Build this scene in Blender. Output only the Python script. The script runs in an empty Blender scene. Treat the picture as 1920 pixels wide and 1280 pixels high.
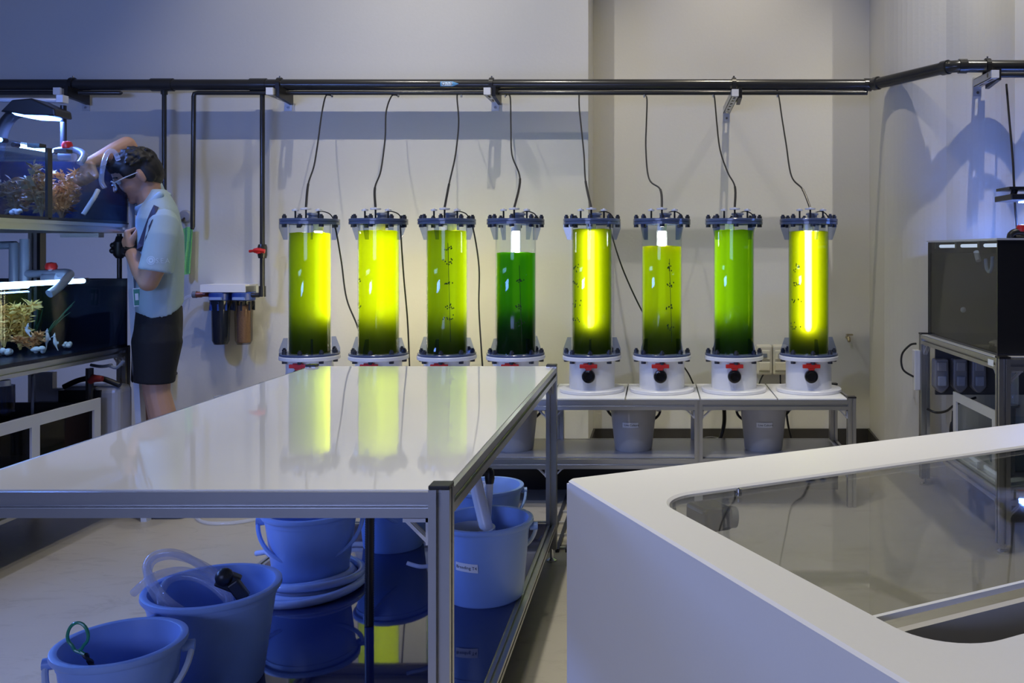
import bpy, bmesh, math, random
from mathutils import Vector, Matrix, Euler

random.seed(7)
SC = bpy.context.scene
COL = SC.collection
PI = math.pi

# ------------------------------------------------------------------ camera, world, lights, exposure
F, CX, CY, H = 1700.0, 1230.0, 472.0, 1.2        # focal length in px, vanishing point, camera height
cam_d = bpy.data.cameras.new('camera')
cam_d.sensor_width = 36.0
cam_d.lens = F / 1920 * 36
cam_d.shift_x = (960 - CX) / 1920
cam_d.shift_y = -(640 - CY) / 1920
cam_d.clip_start = 0.05
cam = bpy.data.objects.new('camera', cam_d)
cam.location = (0, 0, H)
cam.rotation_euler = (PI / 2, 0, 0)
COL.objects.link(cam)
SC.camera = cam
SC.view_settings.view_transform = 'Standard'
SC.view_settings.look = 'None'
SC.view_settings.gamma = 1.0
SC.view_settings.exposure = -0.08
SC.view_settings.use_curve_mapping = False
SC.cycles.transparent_max_bounces = 40          # many panes of glass stand one behind another
w = bpy.data.worlds.new('world')
SC.world = w
w.use_nodes = True
w.node_tree.nodes['Background'].inputs[0].default_value = (0.5, 0.55, 0.7, 1)
w.node_tree.nodes['Background'].inputs[1].default_value = 0.05


def spot(loc, target, watts, col, angle=70, blend=0.7, rad=0.03):
    d = bpy.data.lights.new('spot', 'SPOT')
    d.energy = watts; d.color = col; d.spot_size = math.radians(angle); d.spot_blend = blend
    d.shadow_soft_size = rad
    o = bpy.data.objects.new('ceiling_spot', d)
    o.location = loc
    o.rotation_euler = (Vector(target) - Vector(loc)).to_track_quat('-Z', 'Y').to_euler()
    COL.objects.link(o)
    return o


def area(loc, target, watts, col, sx, sy, spread=180):
    d = bpy.data.lights.new('area', 'AREA')
    d.shape = 'RECTANGLE'; d.size = sx; d.size_y = sy; d.energy = watts; d.color = col
    d.spread = math.radians(spread)
    o = bpy.data.objects.new('area_lamp', d)
    o.location = loc
    o.rotation_euler = (Vector(target) - Vector(loc)).to_track_quat('-Z', 'Y').to_euler()
    COL.objects.link(o)
    return o


WARM = (1.0, 0.90, 0.70)
NEUT = (1.0, 0.95, 0.84)
BLUE = (0.16, 0.30, 1.0)
# track spots near the ceiling, washing the back walls
spot((-1.95, 3.85, 4.2), (-1.85, 5.2, 1.3), 110, NEUT, 72, 1.0, 0.015)
spot((-0.82, 3.85, 4.2), (-0.95, 5.2, 1.3), 150, NEUT, 72, 1.0, 0.015)
spot((0.50, 4.40, 4.3), (0.45, 5.6, 1.3), 185, WARM, 66, 1.0, 0.02)
spot((1.75, 3.72, 4.2), (1.75, 4.9, 1.5), 175, NEUT, 70, 0.9, 0.015)
# track spots over the work table, the aisle and the pool counter
spot((-0.62, 2.4, 4.35), (-0.85, 2.8, 0.7), 170, NEUT, 66, 0.9, 0.03)
spot((-2.3, 1.9, 4.35), (-2.1, 2.6, 0.0), 110, WARM, 50, 0.9, 0.03)
spot((-0.6, 2.7, 4.35), (0.8, 3.2, 0.0), 260, NEUT, 50, 0.9, 0.03)
spot((-0.45, 0.5, 4.35), (0.5, 1.5, 0.7), 310, NEUT, 50, 0.9, 0.05)
spot((-1.2, 3.2, 4.3), (-2.2, 4.2, 1.0), 70, NEUT, 40, 0.8, 0.03)
# cool track spot aimed at the front of the column bench
spot((-0.9, 1.3, 4.35), (0.15, 4.4, 0.45), 190, (0.55, 0.64, 1.0), 34, 0.8, 0.03)
# the actinic strip of the tank rack that runs on along the left side of the room
area((-2.38, 2.5, 0.95), (-0.6, 2.6, 0.25), 17, BLUE, 1.1, 0.08)
area((-2.75, 2.55, 1.95), (-3.1, 5.2, 2.5), 16, BLUE, 0.9, 0.14)  # unseen blue light, added to wash the upper left wall
# unseen blue fill behind the camera, added to light the bench and counter side
area((-1.8, -2.3, 1.5), (0.1, 4.5, 0.4), 66, (0.36, 0.46, 1.0), 2.6, 0.8)
# broad unseen area under the ceiling, added as dim general fill
area((-0.4, 2.2, 4.5), (-0.4, 2.2, 0), 8, (0.93, 0.96, 1.0), 4.0, 4.0)


# ------------------------------------------------------------------ helpers
def P(px, py, d):
    """world point seen at photo pixel (px, py) at distance d from the camera"""
    return Vector(((px - CX) / F * d, d, H - (py - CY) / F * d))


MATS = {}


def mat(name, col, rough=0.5, metal=0.0, noise=None, bump=0.0, coat=0.0, spec=0.5, trans=0.0, nscale=30.0, alpha=1.0):
    if name in MATS:
        return MATS[name]
    m = bpy.data.materials.new(name)
    m.use_nodes = True
    nt = m.node_tree
    b = nt.nodes['Principled BSDF']
    c = tuple(col) + (1.0,)
    b.inputs['Base Color'].default_value = c
    b.inputs['Roughness'].default_value = rough
    b.inputs['Metallic'].default_value = metal
    b.inputs['Coat Weight'].default_value = coat
    b.inputs['Coat Roughness'].default_value = 0.05
    b.inputs['Specular IOR Level'].default_value = spec
    b.inputs['Transmission Weight'].default_value = trans
    amt = 0.06 if noise is None else noise
    tc = nt.nodes.new('ShaderNodeTexCoord')
    nz = nt.nodes.new('ShaderNodeTexNoise')
    nz.inputs['Scale'].default_value = nscale
    nz.inputs['Detail'].default_value = 5
    nt.links.new(tc.outputs['Object'], nz.inputs['Vector'])
    mr = nt.nodes.new('ShaderNodeMapRange')
    mr.inputs['To Min'].default_value = 1 - amt
    mr.inputs['To Max'].default_value = 1 + amt
    nt.links.new(nz.outputs['Fac'], mr.inputs['Value'])
    hs = nt.nodes.new('ShaderNodeHueSaturation')
    hs.inputs['Color'].default_value = c
    nt.links.new(mr.outputs['Result'], hs.inputs['Value'])
    nt.links.new(hs.outputs['Color'], b.inputs['Base Color'])
    if bump:
        bp = nt.nodes.new('ShaderNodeBump')
        bp.inputs['Strength'].default_value = bump
        bp.inputs['Distance'].default_value = 0.01
        nt.links.new(nz.outputs['Fac'], bp.inputs['Height'])
        nt.links.new(bp.outputs['Normal'], b.inputs['Normal'])
    MATS[name] = m
    return m


def glass(name, tint=(0.95, 0.97, 0.98), refl=0.9, base=0.02, haze=0.0):
    """clear sheet: see-through with Fresnel reflection"""
    if name in MATS:
        return MATS[name]
    m = bpy.data.materials.new(name)
    m.use_nodes = True
    nt = m.node_tree
    nt.nodes.remove(nt.nodes['Principled BSDF'])
    out = nt.nodes['Material Output']
    t = nt.nodes.new('ShaderNodeBsdfTransparent')
    t.inputs[0].default_value = tuple(tint) + (1,)
    g = nt.nodes.new('ShaderNodeBsdfGlossy')
    g.inputs['Roughness'].default_value = 0.02
    fr0 = nt.nodes.new('ShaderNodeLayerWeight')
    fr0.inputs[0].default_value = 0.5
    fr = nt.nodes.new('ShaderNodeMath'); fr.operation = 'POWER'; fr.inputs[1].default_value = 5.0
    nt.links.new(fr0.outputs['Facing'], fr.inputs[0])
    ma = nt.nodes.new('ShaderNodeMath'); ma.operation = 'MULTIPLY_ADD'
    ma.inputs[1].default_value = refl; ma.inputs[2].default_value = base
    nt.links.new(fr.outputs[0], ma.inputs[0])
    mx = nt.nodes.new('ShaderNodeMixShader')
    nt.links.new(ma.outputs[0], mx.inputs[0])
    nt.links.new(t.outputs[0], mx.inputs[1])
    nt.links.new(g.outputs[0], mx.inputs[2])
    last = mx
    if haze:
        df = nt.nodes.new('ShaderNodeBsdfDiffuse'); df.inputs[0].default_value = (0.78, 0.84, 0.96, 1)
        m2 = nt.nodes.new('ShaderNodeMixShader'); m2.inputs[0].default_value = haze
        nt.links.new(mx.outputs[0], m2.inputs[1]); nt.links.new(df.outputs[0], m2.inputs[2])
        last = m2
    nt.links.new(last.outputs[0], out.inputs[0])
    MATS[name] = m
    return m


def emit(name, col, strength):
    if name in MATS:
        return MATS[name]
    m = bpy.data.materials.new(name)
    m.use_nodes = True
    nt = m.node_tree
    nt.nodes.remove(nt.nodes['Principled BSDF'])
    e = nt.nodes.new('ShaderNodeEmission')
    e.inputs[0].default_value = tuple(col) + (1,)
    e.inputs[1].default_value = strength
    nt.links.new(e.outputs[0], nt.nodes['Material Output'].inputs[0])
    MATS[name] = m
    return m


def culture_mat(name, col, deep, clear, tint, ab):
    """algae suspension: a strongly scattering liquid lit from within (translucent), slightly see-through"""
    m = bpy.data.materials.new(name)
    m.use_nodes = True
    nt = m.node_tree
    nt.nodes.remove(nt.nodes['Principled BSDF'])
    tr = nt.nodes.new('ShaderNodeBsdfTranslucent'); tr.inputs[0].default_value = tuple(col) + (1,)
    nz = nt.nodes.new('ShaderNodeTexNoise'); nz.inputs['Scale'].default_value = 14; nz.inputs['Detail'].default_value = 4
    tc = nt.nodes.new('ShaderNodeTexCoord'); nt.links.new(tc.outputs['Object'], nz.inputs['Vector'])
    mr = nt.nodes.new('ShaderNodeMapRange'); mr.inputs['To Min'].default_value = 0.93; mr.inputs['To Max'].default_value = 1.07
    nt.links.new(nz.outputs['Fac'], mr.inputs['Value'])
    hs = nt.nodes.new('ShaderNodeHueSaturation'); hs.inputs['Color'].default_value = tuple(col) + (1,)
    nt.links.new(mr.outputs['Result'], hs.inputs['Value']); nt.links.new(hs.outputs[0], tr.inputs[0])
    df = nt.nodes.new('ShaderNodeBsdfDiffuse'); df.inputs[0].default_value = tuple(deep) + (1,)
    tp = nt.nodes.new('ShaderNodeBsdfTransparent'); tp.inputs[0].default_value = tuple(tint) + (1,)
    a = nt.nodes.new('ShaderNodeAddShader')
    nt.links.new(tr.outputs[0], a.inputs[0]); nt.links.new(df.outputs[0], a.inputs[1])
    mx = nt.nodes.new('ShaderNodeMixShader'); mx.inputs[0].default_value = clear
    nt.links.new(a.outputs[0], mx.inputs[1]); nt.links.new(tp.outputs[0], mx.inputs[2])
    nt.links.new(mx.outputs[0], nt.nodes['Material Output'].inputs[0])
    va = nt.nodes.new('ShaderNodeVolumeAbsorption')
    dn = max(ab)
    va.inputs['Color'].default_value = (1 - ab[0] / dn, 1 - ab[1] / dn, 1 - ab[2] / dn, 1)
    va.inputs['Density'].default_value = dn
    nt.links.new(va.outputs[0], nt.nodes['Material Output'].inputs['Volume'])
    return m


WL = {}          # world location of each object built here


def worldloc(o):
    return WL.get(o.name, Vector((0, 0, 0))) if o else Vector((0, 0, 0))


def root(name, loc, label=None, cat=None, group=None, kind=None):
    o = bpy.data.objects.new(name, None)
    o.empty_display_size = 0.05
    o.location = loc
    COL.objects.link(o)
    WL[o.name] = Vector(loc)
    return tag(o, label, cat, group, kind)


def tag(o, label=None, cat=None, group=None, kind=None):
    if label: o['label'] = label
    if cat: o['category'] = cat
    if group: o['group'] = group
    if kind: o['kind'] = kind
    return o


def link(name, me, wloc, parent=None, rot=None):
    o = bpy.data.objects.new(name, me)
    COL.objects.link(o)
    if parent:
        o.parent = parent
    o.location = Vector(wloc) - worldloc(parent)
    if rot:
        o.rotation_euler = rot
    WL[o.name] = Vector(wloc)
    return o


class MB:
    """collects vertices and faces in world coordinates; build() links ONE mesh object"""

    def __init__(s):
        s.v = []; s.f = []; s.sm = []

    def add(s, vs, fs, smooth=False):
        b = len(s.v)
        s.v += [Vector(x) for x in vs]
        for f in fs:
            s.f.append([i + b for i in f]); s.sm.append(smooth)
        return s

    def box(s, c, d, m=None):
        x, y, z = d[0] / 2, d[1] / 2, d[2] / 2
        vs = [Vector((a, b, e)) for a in (-x, x) for b in (-y, y) for e in (-z, z)]
        if m is not None:
            vs = [m @ q for q in vs]
        c = Vector(c)
        fs = [(0, 1, 3, 2), (4, 6, 7, 5), (0, 4, 5, 1), (2, 3, 7, 6), (0, 2, 6, 4), (1, 5, 7, 3)]
        return s.add([q + c for q in vs], fs)

    def bb(s, x0, x1, y0, y1, z0, z1):
        return s.box(((x0 + x1) / 2, (y0 + y1) / 2, (z0 + z1) / 2), (abs(x1 - x0), abs(y1 - y0), abs(z1 - z0)))

    def tube(s, pts, r, n=10, caps=True, closed=False):
        pts = [Vector(p) for p in pts]
        rs = r if isinstance(r, (list, tuple)) else [r] * len(pts)
        k = len(pts)
        vs = []
        prev = None
        for i, p in enumerate(pts):
            if closed:
                t = pts[(i + 1) % k] - pts[i - 1]
            else:
                t = pts[min(i + 1, k - 1)] - pts[max(i - 1, 0)]
            t = t.normalized() if t.length > 1e-9 else Vector((0, 0, 1))
            if prev is None:
                a = Vector((0, 0, 1)) if abs(t.z) < 0.9 else Vector((1, 0, 0))
                u = t.cross(a).normalized()
            else:
                u = prev - t * prev.dot(t)
                u = u.normalized() if u.length > 1e-6 else t.orthogonal().normalized()
            prev = u
            w_ = t.cross(u)
            for j in range(n):
                an = 2 * PI * j / n
                vs.append(p + (u * math.cos(an) + w_ * math.sin(an)) * rs[i])
        fs = []
        for i in range(k if closed else k - 1):
            i2 = (i + 1) % k
            for j in range(n):
                fs.append((i * n + j, i * n + (j + 1) % n, i2 * n + (j + 1) % n, i2 * n + j))
        s.add(vs, fs, True)
        if caps and not closed:
            b = len(s.v) - len(vs)
            s.f.append([b + j for j in reversed(range(n))]); s.sm.append(False)
            s.f.append([b + (k - 1) * n + j for j in range(n)]); s.sm.append(False)
        return s

    def lathe(s, prof, n=24, c=(0, 0, 0), axis='Z', smooth=True, a0=0.0, a1=2 * PI, m=None):
        """profile [(r, h)...] turned about an axis through c"""
        c = Vector(c)
        full = abs(a1 - a0 - 2 * PI) < 1e-6
        cols = n if full else n + 1
        vs = []
        for (r, h) in prof:
            for j in range(cols):
                an = a0 + (a1 - a0) * j / n
                q = Vector((r * math.cos(an), r * math.sin(an), h))
                if axis == 'Y':
                    q = Vector((q.x, -q.z, q.y))
                elif axis == 'X':
                    q = Vector((q.z, q.x, q.y))
                if m is not None:
                    q = m @ q
                vs.append(c + q)
        fs = []
        for i in range(len(prof) - 1):
            for j in range(n):
                j2 = (j + 1) % cols
                fs.append((i * cols + j, i * cols + j2, (i + 1) * cols + j2, (i + 1) * cols + j))
        return s.add(vs, fs, smooth)

    def disc(s, r, z0, z1, n=28, c=(0, 0, 0), axis='Z', bev=0.0):
        b = min(bev, (z1 - z0) * 0.45)
        prof = [(1e-4, z0), (r - b, z0), (r - b, z0), (r, z0 + b), (r, z0 + b), (r, z1 - b), (r, z1 - b), (r - b, z1), (r - b, z1), (1e-4, z1)]
        if b == 0:
            prof = [(1e-4, z0), (r, z0), (r, z0), (r, z1), (r, z1), (1e-4, z1)]
        return s.lathe(prof, n, c, axis)

    def prism(s, poly, o, ux, uy, un, t):
        """poly of (a, b) in the plane (ux, uy) at o, extruded by t along un, centred"""
        o, ux, uy, un = Vector(o), Vector(ux), Vector(uy), Vector(un)
        k = len(poly)
        vs = [o + ux * a + uy * b - un * t / 2 for a, b in poly] + [o + ux * a + uy * b + un * t / 2 for a, b in poly]
        fs = [list(reversed(range(k))), list(range(k, 2 * k))]
        fs += [(i, (i + 1) % k, k + (i + 1) % k, k + i) for i in range(k)]
        return s.add(vs, fs)

    def ball(s, c, r, n=12, m=12, mat3=None):
        rx, ry, rz = (r, r, r) if not isinstance(r, (tuple, list)) else r
        vs = []
        fs = []
        for i in range(m + 1):
            th = PI * i / m
            for j in range(n):
                ph = 2 * PI * j / n
                q = Vector((rx * math.sin(th) * math.cos(ph), ry * math.sin(th) * math.sin(ph), rz * math.cos(th)))
                if mat3 is not None:
                    q = mat3 @ q
                vs.append(Vector(c) + q)
        for i in range(m):
            for j in range(n):
                fs.append((i * n + j, (i + 1) * n + j, (i + 1) * n + (j + 1) % n, i * n + (j + 1) % n))
        return s.add(vs, fs, True)

    def mesh(s, name, o=(0, 0, 0), m=None, weld=True):
        me = bpy.data.meshes.new(name)
        o = Vector(o)
        me.from_pydata([tuple(v - o) for v in s.v], [], s.f)
        me.polygons.foreach_set('use_smooth', s.sm)
        bm = bmesh.new(); bm.from_mesh(me)
        if weld:
            bmesh.ops.remove_doubles(bm, verts=bm.verts, dist=2e-5)
            bad = [f for f in bm.faces if f.calc_area() < 1e-12]
            if bad:
                bmesh.ops.delete(bm, geom=bad, context='FACES_ONLY')
        bmesh.ops.recalc_face_normals(bm, faces=bm.faces)
        for e in bm.edges:
            if len(e.link_faces) == 2 and e.calc_face_angle(0) > 0.7:
                e.smooth = False
        bm.to_mesh(me); bm.free()
        if m is not None:
            me.materials.append(m)
        return me

    def build(s, name, m, parent=None, label=None, cat=None, group=None, kind=None, bevel=0.0, o=None, seg=2):
        if o is None:
            lo = Vector([min(v[i] for v in s.v) for i in range(3)])
            hi = Vector([max(v[i] for v in s.v) for i in range(3)])
            o = Vector(((lo.x + hi.x) / 2, (lo.y + hi.y) / 2, lo.z))
        me = s.mesh(name, o, m)
        ob = link(name, me, o, parent)
        if bevel:
            b = ob.modifiers.new('bevel', 'BEVEL'); b.width = bevel; b.segments = seg; b.limit_method = 'ANGLE'
            b.angle_limit = 0.6
        return tag(ob, label, cat, group, kind)


def spline(pts, k=8):
    """Catmull-Rom through the points"""
    pts = [Vector(p) for p in pts]
    out = []
    for i in range(len(pts) - 1):
        p0, p1, p2, p3 = pts[max(i - 1, 0)], pts[i], pts[i + 1], pts[min(i + 2, len(pts) - 1)]
        for j in range(k):
            t = j / k
            out.append(0.5 * ((2 * p1) + (p2 - p0) * t + (2 * p0 - 5 * p1 + 4 * p2 - p3) * t * t + (3 * p1 - p0 - 3 * p2 + p3) * t ** 3))
    out.append(pts[-1])
    return out


def text_mesh(body, size, ext=0.0):
    cu = bpy.data.curves.new('lettering', 'FONT')
    cu.body = body; cu.size = size; cu.align_x = 'CENTER'; cu.align_y = 'CENTER'; cu.extrude = ext
    cu.resolution_u = 3
    ob = bpy.data.objects.new('lettering_source', cu)
    COL.objects.link(ob)
    dg = bpy.context.evaluated_depsgraph_get()
    me = ob.evaluated_get(dg).to_mesh()
    vs = [v.co.copy() for v in me.vertices]
    fs = [list(p.vertices) for p in me.polygons]
    ob.evaluated_get(dg).to_mesh_clear()
    bpy.data.objects.remove(ob)
    bpy.data.curves.remove(cu)
    return vs, fs


# cross-section of a slotted aluminium extrusion (unit size 1 x 1)
def slot_profile(w_):
    h = w_ / 2; g = w_ * 0.13; dp = w_ * 0.30
    side = [(-h, -h), (-g, -h), (-g, -h + dp * 0.5), (-g * 1.5, -h + dp), (g * 1.5, -h + dp), (g, -h + dp * 0.5), (g, -h)]
    out = []
    for k in range(4):
        c, sn = math.cos(k * PI / 2), math.sin(k * PI / 2)
        out += [(a * c - b * sn, a * sn + b * c) for a, b in side]
    return out


def rail(name, p0, p1, w_, parent, m=None, up=None, wz=None):
    p0, p1 = Vector(p0), Vector(p1)
    t = (p1 - p0).normalized()
    a = Vector((0, 0, 1)) if abs(t.z) < 0.9 else Vector((0, 1, 0))
    u = t.cross(a).normalized(); v = u.cross(t).normalized()
    k = 1.0 if wz is None else wz / w_
    mb = MB().prism([(x, y * k) for x, y in slot_profile(w_)], (p0 + p1) / 2, u, v, t, (p1 - p0).length)
    return mb.build(name, m or MATS['alu'], parent)


def angle_bracket(parent, corner, ux, uy, un, size, w_=0.02):
    """cast corner bracket in the angle of two extrusions"""
    t = size * 0.14
    poly = [(0, 0), (size, 0), (size, t), (size * 0.75, t), (t, size * 0.75), (t, size), (0, size)]
    mb = MB()
    mb.prism([(0, 0), (size, 0), (size, t), (0, t)], corner, ux, uy, un, w_)
    mb.prism([(0, 0), (t, 0), (t, size), (0, size)], corner, ux, uy, un, w_)
    for sg in (-1, 1):
        mb.prism([(t, size * 0.72), (t, size * 0.9), (size * 0.9, t), (size * 0.72, t)], Vector(corner) + Vector(un) * sg * w_ * 0.4, ux, uy, un, w_ * 0.2)
    mb.lathe([(0.0045, 0), (0.0045, 0.006), (0.0001, 0.006)], 8, Vector(corner) + Vector(ux) * size * 0.6 + Vector(uy) * t)
    return mb.build('corner_bracket', MATS['alu_cast'], parent)


# ------------------------------------------------------------------ materials
mat('alu', (0.50, 0.50, 0.49), 0.30, 0.9, 0.03)
mat('alu_cast', (0.58, 0.58, 0.58), 0.5, 0.6, 0.04)
mat('steel', (0.7, 0.7, 0.7), 0.2, 1.0, 0.02)
mat('black', (0.012, 0.012, 0.013), 0.38, 0, 0.1)
mat('black_gloss', (0.008, 0.008, 0.01), 0.12, 0, 0.05)
mat('pipe', (0.030, 0.030, 0.030), 0.22, 0, 0.15, nscale=8)
mat('white', (0.80, 0.80, 0.80), 0.4, 0, 0.02)
mat('white_pvc', (0.78, 0.78, 0.79), 0.3, 0, 0.02)
mat('board', (0.82, 0.82, 0.81), 0.28, 0, 0.02)
mat('grey_pvc', (0.16, 0.18, 0.22), 0.35, 0, 0.05)
mat('red', (0.55, 0.02, 0.015), 0.35, 0, 0.05)
mat('bolt', (0.035, 0.037, 0.045), 0.4, 0, 0.1)
mat('ring', (0.085, 0.11, 0.19), 0.18, 0, 0.05)
mat('counter', (0.74, 0.73, 0.70), 0.48, 0, 0.012, nscale=180)
mat('tabletop', (0.80, 0.80, 0.78), 0.035, 0, 0.012, nscale=5)
mat('navy', (0.010, 0.017, 0.085), 0.035, 0, 0.05, spec=0.9)
mat('bucket_blue', (0.27, 0.42, 0.80), 0.34, 0, 0.03)
mat('bucket_grey', (0.50, 0.485, 0.46), 0.4, 0, 0.03)
mat('paper', (0.85, 0.86, 0.88), 0.6, 0, 0.01)
mat('ink', (0.02, 0.02, 0.03), 0.6, 0, 0.01)
glass('acrylic', (0.94, 0.96, 0.97), 0.8, 0.015)
glass('gusset', (0.68, 0.73, 0.88), 0.8, 0.04)
glass('tank_glass', (0.93, 0.96, 0.97), 0.5, 0.012)
glass('lid_glass', (0.92, 0.92, 0.90), 0.7, 0.03)
glass('water', (0.82, 0.9, 0.97), 0.3, 0.008)
glass('hose_clear', (0.95, 0.96, 0.99), 0.9, 0.05, 0.22)
mat('hose_milky', (0.42, 0.52, 0.78), 0.22, 0, 0.04)

# ------------------------------------------------------------------ room shell
mat('wall', (0.60, 0.585, 0.54), 0.55, 0, 0.015, bump=0.06, nscale=60)
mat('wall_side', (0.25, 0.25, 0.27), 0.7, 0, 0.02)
mat('ceiling', (0.10, 0.10, 0.11), 0.8, 0, 0.05)
mat('baseboard', (0.035, 0.033, 0.03), 0.4, 0, 0.1)


def floor_mat():
    m = mat('floor', (0.37, 0.34, 0.285), 0.42, 0, 0.10, bump=0.05, nscale=3.0)
    nt = m.node_tree
    b = nt.nodes['Principled BSDF']
    hs = [n for n in nt.nodes if n.type == 'HUE_SAT'][0]
    tc = [n for n in nt.nodes if n.type == 'TEX_COORD'][0]
    n2 = nt.nodes.new('ShaderNodeTexNoise'); n2.inputs['Scale'].default_value = 5; n2.inputs['Detail'].default_value = 8
    n2.inputs['Roughness'].default_value = 0.7; n2.inputs['Distortion'].default_value = 1.2
    mp = nt.nodes.new('ShaderNodeMapping'); mp.inputs['Scale'].default_value = (1.0, 2.2, 1.0)
    nt.links.new(tc.outputs['Object'], mp.inputs[0]); nt.links.new(mp.outputs[0], n2.inputs['Vector'])
    cr = nt.nodes.new('ShaderNodeValToRGB')
    cr.color_ramp.elements[0].position = 0.33; cr.color_ramp.elements[0].color = (0.48, 0.45, 0.41, 1)
    cr.color_ramp.elements[1].position = 0.47; cr.color_ramp.elements[1].color = (1, 1, 1, 1)
    nt.links.new(n2.outputs['Fac'], cr.inputs[0])
    mx = nt.nodes.new('ShaderNodeMixRGB'); mx.blend_type = 'MULTIPLY'; mx.inputs[0].default_value = 0.32
    nt.links.new(hs.outputs[0], mx.inputs[1]); nt.links.new(cr.outputs[0], mx.inputs[2])
    nt.links.new(mx.outputs[0], b.inputs['Base Color'])
    return m


S = dict(kind='structure')
YL, YB = 5.23, 5.65                      # the left wall stands forward of the recessed back wall
XE = (1103 - CX) / 325.0                 # the outer corner between them
XR = 1.33
MB().bb(-4.2, 4.2, -2.6, 5.9, -0.1, 0).build('floor', floor_mat(), label='scuffed beige-grey concrete floor', **S)
MB().bb(-4.2, 4.2, -2.6, 5.9, 4.6, 4.7).build('ceiling', MATS['ceiling'], label='dark ceiling high above', **S)
MB().bb(-4.2, XE, YL, 5.85, 0.0, 4.6).build('wall_left', MATS['wall'], label='grey painted wall standing forward on the left', **S)
MB().bb(XE, XR + 0.1, YB, 5.85, 0.0, 4.6).build('wall_back', MATS['wall'], label='recessed grey painted wall behind the right columns', **S)
# lobed wall on the right: a short return, then a row of shallow vertical bulges
pts = [(XR + 0.10, YB + 0.1), (XR, YB), (1.29, 5.12)]
cusps = [(1.29, 5.12), (1.54, 4.81), (1.90, 4.80), (2.26, 4.80), (2.62, 4.80), (2.98, 4.80), (3.34, 4.80), (3.7, 4.80)]
for (x0, y0), (x1, y1) in zip(cusps[:-1], cusps[1:]):
    for j in range(1, 13):
        t = j / 12
        ln_ = math.hypot(x1 - x0, y1 - y0); bl = 0.065 * (1 - (2 * t - 1) ** 2)
        pts.append((x0 + (x1 - x0) * t + (y1 - y0) / ln_ * bl, y0 + (y1 - y0) * t - (x1 - x0) / ln_ * bl))
pts += [(3.7, YB + 0.1)]
MB().prism(pts, (0, 0, 2.3), (1, 0, 0), (0, 1, 0), (0, 0, 1), 4.6).build('wall_right', MATS['wall'], label='grey wall of shallow rounded vertical bulges', **S)
MB().bb(-4.3, -4.2, -2.6, 5.9, 0, 4.6).build('wall_side_left', MATS['wall_side'], label='side wall beyond the tank rack', **S)
MB().bb(3.7, 3.8, -2.6, 5.9, 0, 4.6).build('wall_side_right', MATS['wall_side'], label='side wall beyond the pool counter', **S)
MB().bb(-4.2, 4.2, -2.7, -2.6, 0, 4.6).build('wall_front', MATS['wall_side'], label='wall behind the viewer', **S)
MB().bb(XE + 0.012, XR, YB - 0.012, YB, 0, 0.1).build('baseboard_back', MATS['baseboard'], label='dark skirting of the recess', **S)
MB().bb(-4.2, XE + 0.012, YL - 0.012, YL, 0, 0.1).build('baseboard_left', MATS['baseboard'], label='dark skirting of the left wall', **S)
MB().bb(XE, XE + 0.012, YL, YB, 0, 0.1).build('baseboard_corner', MATS['baseboard'], label='dark skirting of the wall corner', **S)
MB().add([(XR - .012, YB, 0), (1.278, 5.12, 0), (1.29, 5.12, 0), (XR, YB, 0), (XR - .012, YB, .1), (1.278, 5.12, .1), (1.29, 5.12, .1), (XR, YB, .1)],
         [(0, 1, 2, 3), (4, 7, 6, 5), (0, 4, 5, 1), (1, 5, 6, 2), (2, 6, 7, 3), (3, 7, 4, 0)]).build('baseboard_right', MATS['baseboard'], label='dark skirting of the right return', **S)

# ------------------------------------------------------------------ main work table
TX0, TX1, TY0, TY1, TZ = -1.355, -0.385, 1.69, 3.54, 0.75
W = 0.04
t = root('work_table', ((TX0 + TX1) / 2, (TY0 + TY1) / 2, 0), 'long white-topped work table of slotted aluminium with a glossy navy lower shelf', 'table')
h = W / 2
legs = [(TX0 + h, TY0 + h), (TX1 - h, TY0 + h), (TX0 + h, TY1 - h), (TX1 - h, TY1 - h)]
for x, y in legs:
    l = rail('leg', (x, y, 0.05), (x, y, TZ + 0.006), W, t)
    MB().box((x, y, TZ + 0.010), (W, W, 0.008)).build('end_cap', MATS['black'], l, bevel=0.002)
    fb = MB(); fb.lathe([(1e-4, 0), (0.02, 0), (0.02, 0.006), (0.008, 0.014), (0.006, 0.05)], 12, (x, y, 0.0))
    fb.build('foot', MATS['steel'], l)
for z, nm in ((TZ - W / 2 - 0.002, 'top_rail'), (0.13, 'shelf_rail')):
    for y in (TY0 + h, TY1 - h):
        rail(nm, (TX0 + W, y, z), (TX1 - W, y, z), W, t, wz=(0.048 if nm == 'top_rail' else None))
    for x in (TX0 + h, TX1 - h):
        rail(nm, (x, TY0 + W, z), (x, TY1 - W, z), W if nm == 'top_rail' else 0.03, t, wz=(0.048 if nm == 'top_rail' else None))
MB().bb(TX0 + 0.012, TX1 - 0.012, TY0 + 0.012, TY1 - 0.002, TZ - 0.002, TZ + 0.004).build('top_panel', MATS['tabletop'], t, label='glossy white table top')
MB().bb(TX0 + W, TX1 - W + .005, TY0 + W, TY1 - W, 0.135, 0.15).build('shelf_panel', MATS['navy'], t, label='glossy navy shelf')
for (x, sx) in ((TX0 + W, 1), (TX1 - W, -1)):
    for y in (TY0 + h, TY1 - h):
        angle_bracket(t, (x, y, TZ - 0.05), (sx, 0, 0), (0, 0, -1), (0, 1, 0), 0.05)
for (y, sy) in ((TY0 + W, 1), (TY1 - W, -1)):
    for x in (TX0 + h, TX1 - h):
        angle_bracket(t, (x, y, TZ - 0.05), (0, sy, 0), (0, 0, -1), (1, 0, 0), 0.05)

# ------------------------------------------------------------------ white pool counter (turned about 27 degrees)
O = Vector((-0.177, 1.8, 0)); U = Vector((0.889, 0.457, 0)).normalized(); Vv = Vector((U.y, -U.x, 0)); ZC = 0.75


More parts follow.
